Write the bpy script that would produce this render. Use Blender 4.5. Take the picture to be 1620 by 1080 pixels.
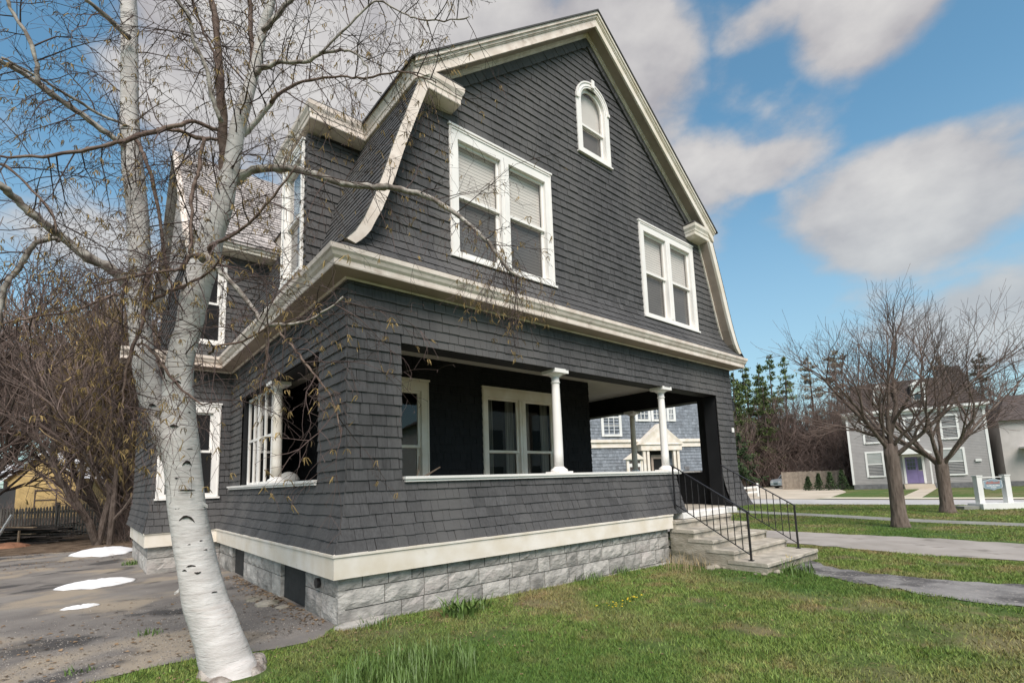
import bpy, math, random
import numpy as np
from mathutils import Vector, Matrix
PI = math.pi
S = bpy.context.scene
for o in list(bpy.data.objects): bpy.data.objects.remove(o)
COL = S.collection
# ---------------------------------------------------------------- camera
CX, CY, FPX = 822.59, 660.77, 797.79
cam = bpy.data.objects.new('camera', bpy.data.cameras.new('camera')); COL.objects.link(cam); S.camera = cam
right = Vector((0.75856558, -0.65064318, -0.03523796)); up = Vector((-0.05553279, -0.11843732, 0.99140744)); fwd = Vector((0.64922598, 0.7500907, 0.12597451))
CAM = Vector((-1.9671, -5.2319, 1.3952))
cam.matrix_world = Matrix(((right.x, up.x, -fwd.x, CAM.x), (right.y, up.y, -fwd.y, CAM.y), (right.z, up.z, -fwd.z, CAM.z), (0, 0, 0, 1)))
cam.data.sensor_width = 36; cam.data.lens = FPX / 1620 * 36
cam.data.shift_x = (810 - CX) / 1620; cam.data.shift_y = (CY - 540) / 1620
cam.data.clip_start = 0.05; cam.data.clip_end = 3000
# ---------------------------------------------------------------- world, sun, exposure
SUN_EL, SUN_AZ = math.radians(47), math.radians(-121)      # azimuth of the sun, measured from +x towards +y
W = bpy.data.worlds.new('World'); S.world = W; W.use_nodes = True
nt = W.node_tree; nt.nodes.clear()
def N(t, tree=None, **k):
    n = (tree or nt).nodes.new(t)
    for a, b in k.items():
        if a.startswith('i_'):
            n.inputs[int(a[2:])].default_value = b
        else: setattr(n, a, b)
    return n
def M_(op, a, b=None, c=None, tree=None, clamp=False):
    t = tree or nt
    n = t.nodes.new('ShaderNodeMath'); n.operation = op; n.use_clamp = clamp
    for i, v in enumerate((a, b, c)):
        if v is None: continue
        if isinstance(v, (int, float)): n.inputs[i].default_value = v
        else: t.links.new(v, n.inputs[i])
    return n.outputs[0]
sky = N('ShaderNodeTexSky', sky_type='NISHITA', sun_disc=False, sun_elevation=SUN_EL, sun_rotation=PI/2 - SUN_AZ, air_density=1.0, dust_density=0.35, ozone_density=2.2)
tc = N('ShaderNodeTexCoord')
sep = N('ShaderNodeSeparateXYZ'); nt.links.new(tc.outputs['Generated'], sep.inputs[0])
az = M_('MULTIPLY', M_('ARCTAN2', sep.outputs[1], sep.outputs[0]), 180/PI)
el = M_('MULTIPLY', M_('ARCSINE', sep.outputs[2]), 180/PI)
# clouds live on a flat-ish layer: stretch the direction by height
cmb = N('ShaderNodeMapping', vector_type='POINT'); cmb.inputs['Scale'].default_value = (1, 1, 1.7); nt.links.new(tc.outputs['Generated'], cmb.inputs[0])
def cnoise(sc, det, off=None):
    n = N('ShaderNodeTexNoise', noise_dimensions='3D'); n.inputs['Scale'].default_value = sc; n.inputs['Detail'].default_value = det; n.inputs['Roughness'].default_value = .55
    src = cmb.outputs[0]
    if off:
        ad = N('ShaderNodeVectorMath', operation='ADD'); nt.links.new(src, ad.inputs[0]); ad.inputs[1].default_value = off; src = ad.outputs[0]
    nt.links.new(src, n.inputs['Vector']); return n
n1 = cnoise(4.6, 8); n2 = cnoise(2.0, 4); n3 = cnoise(4.6, 5, (0.02, -.02, .07))
def blob(a0, e0, sa, se, k):
    x = M_('DIVIDE', M_('SUBTRACT', az, a0), sa); y = M_('DIVIDE', M_('SUBTRACT', el, e0), se)
    d = M_('ADD', M_('MULTIPLY', x, x), M_('MULTIPLY', y, y))
    return M_('MULTIPLY', M_('SUBTRACT', 1.0, d, clamp=True), k)
blobs = [(10, 23.2, 12.5, 6.6, .85), (-5, 22.8, 11, 5, .75), (9.5, 39.5, 9, 7, .8), (38, 40, 13, 13, .9), (55, 45, 20, 15, .95), (73, 40, 20, 11, .8), (60, 27, 26, 10, .34), (83, 37, 10, 10, .8), (88, 22, 10, 6, .36), (30, 31, 8, 5, .5), (4, 11.5, 9, 4.5, .55), (19.5, 29.5, 8, 2.4, .36), (18, 40.5, 7, 2.2, .4),
         (-38, 30, 26, 18, .8), (150, 38, 38, 22, .8), (-95, 40, 44, 24, .8), (-160, 34, 34, 20, .8), (100, 68, 90, 14, .7), (-60, 70, 120, 16, .7)]
tot = None
for b in blobs:
    v = blob(*b); tot = v if tot is None else M_('MAXIMUM', tot, v)
dens = M_('ADD', M_('MULTIPLY', M_('SUBTRACT', n1.outputs[0], 0.5), 1.75), M_('ADD', M_('SUBTRACT', tot, 0.17), M_('MULTIPLY', M_('SUBTRACT', n2.outputs[0], 0.5), 0.3)))
mr = N('ShaderNodeMapRange', interpolation_type='SMOOTHSTEP'); nt.links.new(dens, mr.inputs[0]); mr.inputs[1].default_value = -0.12; mr.inputs[2].default_value = 0.36
cr = N('ShaderNodeValToRGB'); nt.links.new(M_('ADD', M_('ADD', M_('MULTIPLY', dens, 0.45), M_('MULTIPLY', n2.outputs[0], 0.5)), M_('MULTIPLY', M_('SUBTRACT', n1.outputs[0], n3.outputs[0]), 1.15)), cr.inputs[0])
cr.color_ramp.elements[0].position = 0.12; cr.color_ramp.elements[0].color = (.42, .40, .415, 1)
cr.color_ramp.elements[1].position = 1.05 if False else 1.0; cr.color_ramp.elements[1].color = (.80, .77, .73, 1)
CLOUD_GAIN, SKY_GAIN = 0.70, 0.120
sc_sky = N('ShaderNodeMix', data_type='RGBA', blend_type='MULTIPLY'); sc_sky.inputs[0].default_value = 1
nt.links.new(sky.outputs[0], sc_sky.inputs[6]); sc_sky.inputs[7].default_value = (.84, 1.13, 1.02, 1)
mixc = N('ShaderNodeMix', data_type='RGBA'); nt.links.new(M_('MULTIPLY', mr.outputs[0], .93), mixc.inputs[0]); nt.links.new(sc_sky.outputs[2], mixc.inputs[6])
cg = N('ShaderNodeMix', data_type='RGBA', blend_type='MULTIPLY'); cg.inputs[0].default_value = 1; nt.links.new(cr.outputs[0], cg.inputs[6]); g = CLOUD_GAIN / SKY_GAIN; cg.inputs[7].default_value = (g, g, g, 1)
nt.links.new(cg.outputs[2], mixc.inputs[7])
hzm = N('ShaderNodeMapRange', interpolation_type='SMOOTHSTEP'); nt.links.new(el, hzm.inputs[0]); hzm.inputs[1].default_value = -2; hzm.inputs[2].default_value = 34; hzm.inputs[3].default_value = .72; hzm.inputs[4].default_value = 0
hmx = N('ShaderNodeMix', data_type='RGBA'); nt.links.new(hzm.outputs[0], hmx.inputs[0]); nt.links.new(mixc.outputs[2], hmx.inputs[6]); hmx.inputs[7].default_value = (2.25, 2.75, 3.1, 1)   # pale haze towards the horizon
bg = N('ShaderNodeBackground'); nt.links.new(hmx.outputs[2], bg.inputs[0]); bg.inputs[1].default_value = SKY_GAIN
wo = N('ShaderNodeOutputWorld'); nt.links.new(bg.outputs[0], wo.inputs[0])
sl = bpy.data.lights.new('sun', 'SUN'); sl.energy = 2.9; sl.angle = math.radians(34); sl.color = (1, .925, .865)
so = bpy.data.objects.new('sun', sl); COL.objects.link(so)
sd = Vector((math.cos(SUN_EL)*math.cos(SUN_AZ), math.cos(SUN_EL)*math.sin(SUN_AZ), math.sin(SUN_EL)))
so.rotation_euler = sd.to_track_quat('Z', 'Y').to_euler(); so.location = (0, 0, 30)
vs = S.view_settings; vs.view_transform = 'Standard'; vs.look = 'None'; vs.gamma = 1; vs.use_curve_mapping = False; vs.exposure = 0.63
S.cycles.max_bounces = 8; S.cycles.transparent_max_bounces = 12; S.cycles.use_denoising = True
S.cycles.caustics_reflective = False; S.cycles.caustics_refractive = False
# ---------------------------------------------------------------- materials
def mat(name, col, rough=.8, var=.0, scale=6, stretch=(1, 1, 1), bump=0.0, bscale=None, col2=None, tone=False, detail=6, spec=.3, metal=0, lo=.35, hi=.65, extra=None, bdist=.01):
    m = bpy.data.materials.new(name); m.use_nodes = True; t = m.node_tree; b = t.nodes['Principled BSDF']
    b.inputs['Roughness'].default_value = rough; b.inputs['Specular IOR Level'].default_value = spec; b.inputs['Metallic'].default_value = metal
    tcn = t.nodes.new('ShaderNodeTexCoord'); mp = t.nodes.new('ShaderNodeMapping'); mp.inputs['Scale'].default_value = stretch
    t.links.new(tcn.outputs['Object'], mp.inputs[0])
    c = None
    col = tuple(col) + (1,)
    if col2 is None: col2 = tuple(min(1, x * (1 + var)) for x in col[:3]); c1 = tuple(x * (1 - var) for x in col[:3]) + (1,)
    else: c1 = col
    col2 = tuple(col2[:3]) + (1,)
    nz = t.nodes.new('ShaderNodeTexNoise'); nz.inputs['Scale'].default_value = scale; nz.inputs['Detail'].default_value = detail; t.links.new(mp.outputs[0], nz.inputs['Vector'])
    rp = t.nodes.new('ShaderNodeValToRGB'); t.links.new(nz.outputs[0], rp.inputs[0])
    rp.color_ramp.elements[0].position = lo; rp.color_ramp.elements[1].position = hi; rp.color_ramp.elements[0].color = c1; rp.color_ramp.elements[1].color = col2
    c = rp.outputs[0]
    if tone:
        at = t.nodes.new('ShaderNodeAttribute'); at.attribute_name = 'tone'
        mx = t.nodes.new('ShaderNodeMix'); mx.data_type = 'RGBA'; mx.blend_type = 'MULTIPLY'; mx.inputs[0].default_value = 1
        t.links.new(c, mx.inputs[6]); t.links.new(at.outputs['Color'], mx.inputs[7]); c = mx.outputs[2]
    if extra: c = extra(t, c, mp.outputs[0], nz)
    t.links.new(c, b.inputs['Base Color'])
    if bump:
        n2 = t.nodes.new('ShaderNodeTexNoise'); n2.inputs['Scale'].default_value = bscale or scale * 4; n2.inputs['Detail'].default_value = 5; t.links.new(mp.outputs[0], n2.inputs['Vector'])
        bp = t.nodes.new('ShaderNodeBump'); bp.inputs['Strength'].default_value = bump; bp.inputs['Distance'].default_value = bdist
        t.links.new(n2.outputs[0], bp.inputs['Height']); t.links.new(bp.outputs[0], b.inputs['Normal'])
    return m
def mixcol(t, fac, a, b):
    mx = t.nodes.new('ShaderNodeMix'); mx.data_type = 'RGBA'
    t.links.new(fac, mx.inputs[0])
    for s, v in ((6, a), (7, b)):
        if isinstance(v, tuple): mx.inputs[s].default_value = v + (1,)
        else: t.links.new(v, mx.inputs[s])
    return mx.outputs[2]
def patches(cols, base_scale, dark):
    """second, larger noise that mixes another colour in"""
    def f(t, c, vec, nz):
        n = t.nodes.new('ShaderNodeTexNoise'); n.inputs['Scale'].default_value = base_scale; n.inputs['Detail'].default_value = 5; t.links.new(vec, n.inputs['Vector'])
        r = t.nodes.new('ShaderNodeMapRange'); r.inputs[1].default_value = dark[0]; r.inputs[2].default_value = dark[1]; r.interpolation_type = 'SMOOTHSTEP'; t.links.new(n.outputs[0], r.inputs[0])
        return mixcol(t, r.outputs[0], c, cols)
    return f
M = {}
M['shingle'] = mat('shingle_charcoal', (.076, .0742, .0755), .78, .16, 9, (5, 5, .6), .35, 30, extra=patches((.108, .104, .102), .22, (.42, .68)), tone=True, spec=.25, bdist=.004)
M['shingle_porch_shade'] = mat('shingle_porch_shade', (.010, .0105, .012), .7, .2, 8, (5, 5, .6), .3, 30, tone=True, spec=.25, bdist=.004)  # porch gloom put into the colour, far darker than the outside shingles
M['shingle_tan'] = mat('shingle_weathered', (.40, .365, .35), .85, .2, 5, (1, 1, 1), .3, 30, tone=True, bdist=.004)
M['backing'] = mat('backing_dark', (.012, .012, .013), .9)
M['black'] = mat('porch_shade_black', (.010, .0105, .012), .65, .2, 3)  # near-black so the porch inside looks dark; its shade is in the colour
M['cream'] = mat('paint_cream', (.70, .625, .515), .6, .0, 3, (1, 1, 1), .1, 30, col2=(.81, .755, .685), extra=patches((.58, .52, .44), 5.5, (.62, .84)), bdist=.003)
M['creamweather'] = mat('paint_cream_weathered', (.66, .56, .485), .7, .0, 5, (1, 1, 1), .2, 30, col2=(.82, .725, .65), extra=patches((.54, .45, .385), 7, (.54, .76)), bdist=.004)
M['white'] = mat('paint_white', (.83, .80, .765), .5, .04, 3, (1, 1, 1), .06, 40, bdist=.002)
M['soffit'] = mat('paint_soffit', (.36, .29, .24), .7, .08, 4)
M['ceiling'] = mat('paint_ceiling', (.50, .48, .42), .7, .05, 4)
M['stone'] = mat('stone_grey', (.30, .285, .265), .9, .0, 7, (1, 1, 1.6), .9, 22, col2=(.49, .465, .43), tone=True, extra=patches((.43, .39, .365), 1.6, (.55, .74)), bdist=.018)
M['mortar'] = mat('mortar', (.17, .165, .15), .95, .15, 10, bump=.4, bscale=40)
M['concrete'] = mat('concrete', (.34, .305, .255), .9, .0, 5, (1, 1, 1), .6, 25, col2=(.50, .455, .385), extra=patches((.28, .26, .22), 3.2, (.52, .75)), bdist=.012)
M['concrete_side'] = mat('concrete_weathered', (.27, .24, .19), .95, .0, 4, (1, 1, 2.5), .7, 22, col2=(.40, .36, .30), extra=patches((.15, .14, .10), 3, (.5, .7)), bdist=.015)
M['iron'] = mat('iron_black', (.018, .016, .018), .45, .2, 20, spec=.5)
M['unlit_dark'] = mat('void_dark', (.01, .01, .01), .8)  # near-black in place of the unlit space behind panes and doorway
M['panel'] = mat('panel_dark', (.035, .035, .035), .7, .2, 8)
M['blind'] = mat('blind_cloth', (.78, .78, .78), .7, .05, 2)
M['blind_grey'] = mat('blind_dim', (.34, .34, .345), .7, .1, 2)
M['curtain'] = mat('curtain', (.20, .20, .18), .8, .3, 3, (9, 9, .3))
def glass(name, rough=.02, tint=(.97, .94, .90), base=.55):
    m = bpy.data.materials.new(name); m.use_nodes = True; t = m.node_tree; t.nodes.clear()
    o = t.nodes.new('ShaderNodeOutputMaterial'); mx = t.nodes.new('ShaderNodeMixShader'); tr = t.nodes.new('ShaderNodeBsdfTransparent'); gl = t.nodes.new('ShaderNodeBsdfGlossy'); pass
    tr.inputs[0].default_value = tuple(x * base for x in tint) + (1,); gl.inputs['Roughness'].default_value = rough
    fr = t.nodes.new('ShaderNodeLayerWeight'); fr.inputs[0].default_value = .5
    p4 = t.nodes.new('ShaderNodeMath'); p4.operation = 'POWER'; t.links.new(fr.outputs['Facing'], p4.inputs[0]); p4.inputs[1].default_value = 3.2
    fm = t.nodes.new('ShaderNodeMath'); fm.operation = 'MULTIPLY_ADD'; t.links.new(p4.outputs[0], fm.inputs[0]); fm.inputs[1].default_value = .75; fm.inputs[2].default_value = .06; fm.use_clamp = True
    t.links.new(fm.outputs[0], mx.inputs[0]); t.links.new(tr.outputs[0], mx.inputs[1]); t.links.new(gl.outputs[0], mx.inputs[2]); t.links.new(mx.outputs[0], o.inputs[0])
    return m
M['glass'] = glass('glass_clear', .015, base=.93)
M['glass_dim'] = glass('glass_screened', .12, base=.62)
# ---------------------------------------------------------------- mesh helpers
class MB:
    def __init__(s): s.v = []; s.f = []; s.t = []; s.mi = []
    def face(s, pts, tone=1.0, mi=0):
        i = len(s.v); s.v += [tuple(p) for p in pts]; s.f.append(tuple(range(i, i + len(pts)))); s.t.append(tone); s.mi.append(mi)
    def poly(s, vs, fs, tone=1.0, mi=0):
        i = len(s.v); s.v += [tuple(p) for p in vs]
        for f in fs: s.f.append(tuple(i + k for k in f)); s.t.append(tone); s.mi.append(mi)
    def box(s, a, b, tone=1.0, mi=0, fr=None):
        """box between corners a and b; fr = (origin, U, N) frame: coordinates are (along, out, up)"""
        x0, y0, z0 = (min(a[i], b[i]) for i in range(3)); x1, y1, z1 = (max(a[i], b[i]) for i in range(3))
        vs = [(x, y, z) for z in (z0, z1) for y in (y0, y1) for x in (x0, x1)]
        if fr: vs = [to_fr(fr, v) for v in vs]
        s.poly(vs, [(0, 2, 3, 1), (4, 5, 7, 6), (0, 1, 5, 4), (2, 6, 7, 3), (0, 4, 6, 2), (1, 3, 7, 5)], tone, mi)
    def prism(s, prof, d0, d1, plane, mi=0, tone=1.0):
        """closed 2D profile extruded along the axis that plane leaves out: 'yz' along x, 'xz' along y, 'xy' along z"""
        def mk(p, d): return {'yz': (d, p[0], p[1]), 'xz': (p[0], d, p[1]), 'xy': (p[0], p[1], d)}[plane]
        n = len(prof); vs = [mk(p, d0) for p in prof] + [mk(p, d1) for p in prof]
        s.poly(vs, [tuple(range(n)), tuple(range(2*n-1, n-1, -1))] + [(i, (i+1) % n, n + (i+1) % n, n + i) for i in range(n)], tone, mi)
    def tube(s, pts, rad, k=6, cap=True, tone=1.0, mi=0):
        pts = [Vector(p) for p in pts]; n = len(pts); base = len(s.v); a = None
        for i, p in enumerate(pts):
            d = (pts[min(i+1, n-1)] - pts[max(i-1, 0)]); d = d.normalized() if d.length > 1e-9 else Vector((0, 0, 1))
            if a is None: a = d.cross(Vector((0, 0, 1)) if abs(d.z) < .9 else Vector((1, 0, 0))).normalized()
            else:
                a = a - d * a.dot(d); a = a.normalized() if a.length > 1e-6 else d.orthogonal().normalized()
            b = d.cross(a); r = rad[i] if hasattr(rad, '__len__') else rad
            for j in range(k):
                an = 2*PI*j/k; q = p + (a*math.cos(an) + b*math.sin(an)) * r; s.v.append((q.x, q.y, q.z))
        for i in range(n-1):
            for j in range(k):
                s.f.append((base+i*k+j, base+i*k+(j+1) % k, base+(i+1)*k+(j+1) % k, base+(i+1)*k+j)); s.t.append(tone); s.mi.append(mi)
        if cap:
            s.f.append(tuple(base + j for j in range(k-1, -1, -1))); s.t.append(tone); s.mi.append(mi)
            s.f.append(tuple(base + (n-1)*k + j for j in range(k))); s.t.append(tone); s.mi.append(mi)
    def lathe(s, c, prof, k=20, mi=0):
        """prof = [(radius, z)] about the vertical through c"""
        s.tube_rings([[(c[0] + r*math.cos(2*PI*j/k), c[1] + r*math.sin(2*PI*j/k), c[2] + z) for j in range(k)] for r, z in prof], mi)
    def tube_rings(s, rings, mi=0):
        base = len(s.v); k = len(rings[0])
        for r in rings: s.v += r
        for i in range(len(rings)-1):
            for j in range(k):
                s.f.append((base+i*k+j, base+i*k+(j+1) % k, base+(i+1)*k+(j+1) % k, base+(i+1)*k+j)); s.t.append(1.0); s.mi.append(mi)
        s.f.append(tuple(base + j for j in range(k-1, -1, -1))); s.f.append(tuple(base + (len(rings)-1)*k + j for j in range(k))); s.t += [1.0, 1.0]; s.mi += [mi, mi]
    def sweep(s, path, prof, mi=0, closed_prof=True):
        """profile of (out, z) swept along the xy path; out is to the RIGHT of travel; mitred"""
        n = len(path); P = [Vector((p[0], p[1])) for p in path]; rings = []
        for i in range(n):
            d0 = (P[i] - P[i-1]).normalized() if i else None; d1 = (P[i+1] - P[i]).normalized() if i < n-1 else None
            if d0 is None: m = Vector((d1.y, -d1.x))
            elif d1 is None: m = Vector((d0.y, -d0.x))
            else:
                a = Vector((d0.y, -d0.x)); b = Vector((d1.y, -d1.x)); m = (a + b); m = m / max(.2, m.dot(a))
            rings.append([(P[i].x + m.x*o, P[i].y + m.y*o, z) for o, z in prof])
        s.tube_rings(rings, mi)
    def make(s, name, mats, parent=None, smooth=False, kind=None, **props):
        me = bpy.data.meshes.new(name); me.from_pydata(s.v, [], s.f)
        if not isinstance(mats, (list, tuple)): mats = [mats]
        for m in mats: me.materials.append(m)
        if len(mats) > 1: me.polygons.foreach_set('material_index', s.mi)
        if any(t != 1.0 for t in s.t):
            at = me.attributes.new('tone', 'FLOAT_COLOR', 'FACE')
            at.data.foreach_set('color', np.repeat(np.array(s.t, dtype=np.float32), 4) if not hasattr(s.t[0], '__len__') else np.array(s.t, dtype=np.float32).ravel())
        else:
            at = me.attributes.new('tone', 'FLOAT_COLOR', 'FACE'); at.data.foreach_set('color', np.ones(4*len(s.f), dtype=np.float32))
        if smooth: me.polygons.foreach_set('use_smooth', [True]*len(s.f))
        me.update()
        o = bpy.data.objects.new(name, me); COL.objects.link(o)
        if parent is not None: o.parent = parent; o.location = -WL(parent)
        if kind: o['kind'] = kind
        for k, v in props.items(): o[k] = v
        return o
def WL(o):
    v = Vector((0, 0, 0))
    while o is not None: v = v + o.location; o = o.parent
    return v
def thing(name, label, cat, loc=(0, 0, 0), group=None):
    o = bpy.data.objects.new(name, None); COL.objects.link(o); o.location = loc; o['label'] = label; o['category'] = cat
    o.empty_display_size = .1
    if group: o['group'] = group
    return o
def tag(o, label, cat, group=None):
    o['label'] = label; o['category'] = cat
    if group: o['group'] = group
    return o
def dup(o, loc=None, rz=0, scale=None, label=None):
    c = o.copy(); COL.objects.link(c)
    def rec(src, dst):
        for ch in src.children:
            d = ch.copy(); COL.objects.link(d); d.parent = dst; rec(ch, d)
    rec(o, c)
    if loc is not None: c.location = loc
    c.rotation_euler = (0, 0, rz)
    if scale: c.scale = (scale,)*3 if isinstance(scale, (int, float)) else scale
    if label: c['label'] = label
    return c
def to_fr(fr, v):
    O, U, Nn = fr; return (O[0] + U[0]*v[0] + Nn[0]*v[1], O[1] + U[1]*v[0] + Nn[1]*v[1], O[2] + v[2])
def gz(x): return -.3 * (1 - math.exp(-x/10)) if x > 0 else 0.0
def projpx(p):
    d = Vector(p) - CAM; z = d.dot(fwd)
    if z < .1: return None
    return CX + FPX*d.dot(right)/z, CY - FPX*d.dot(up)/z, z
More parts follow.
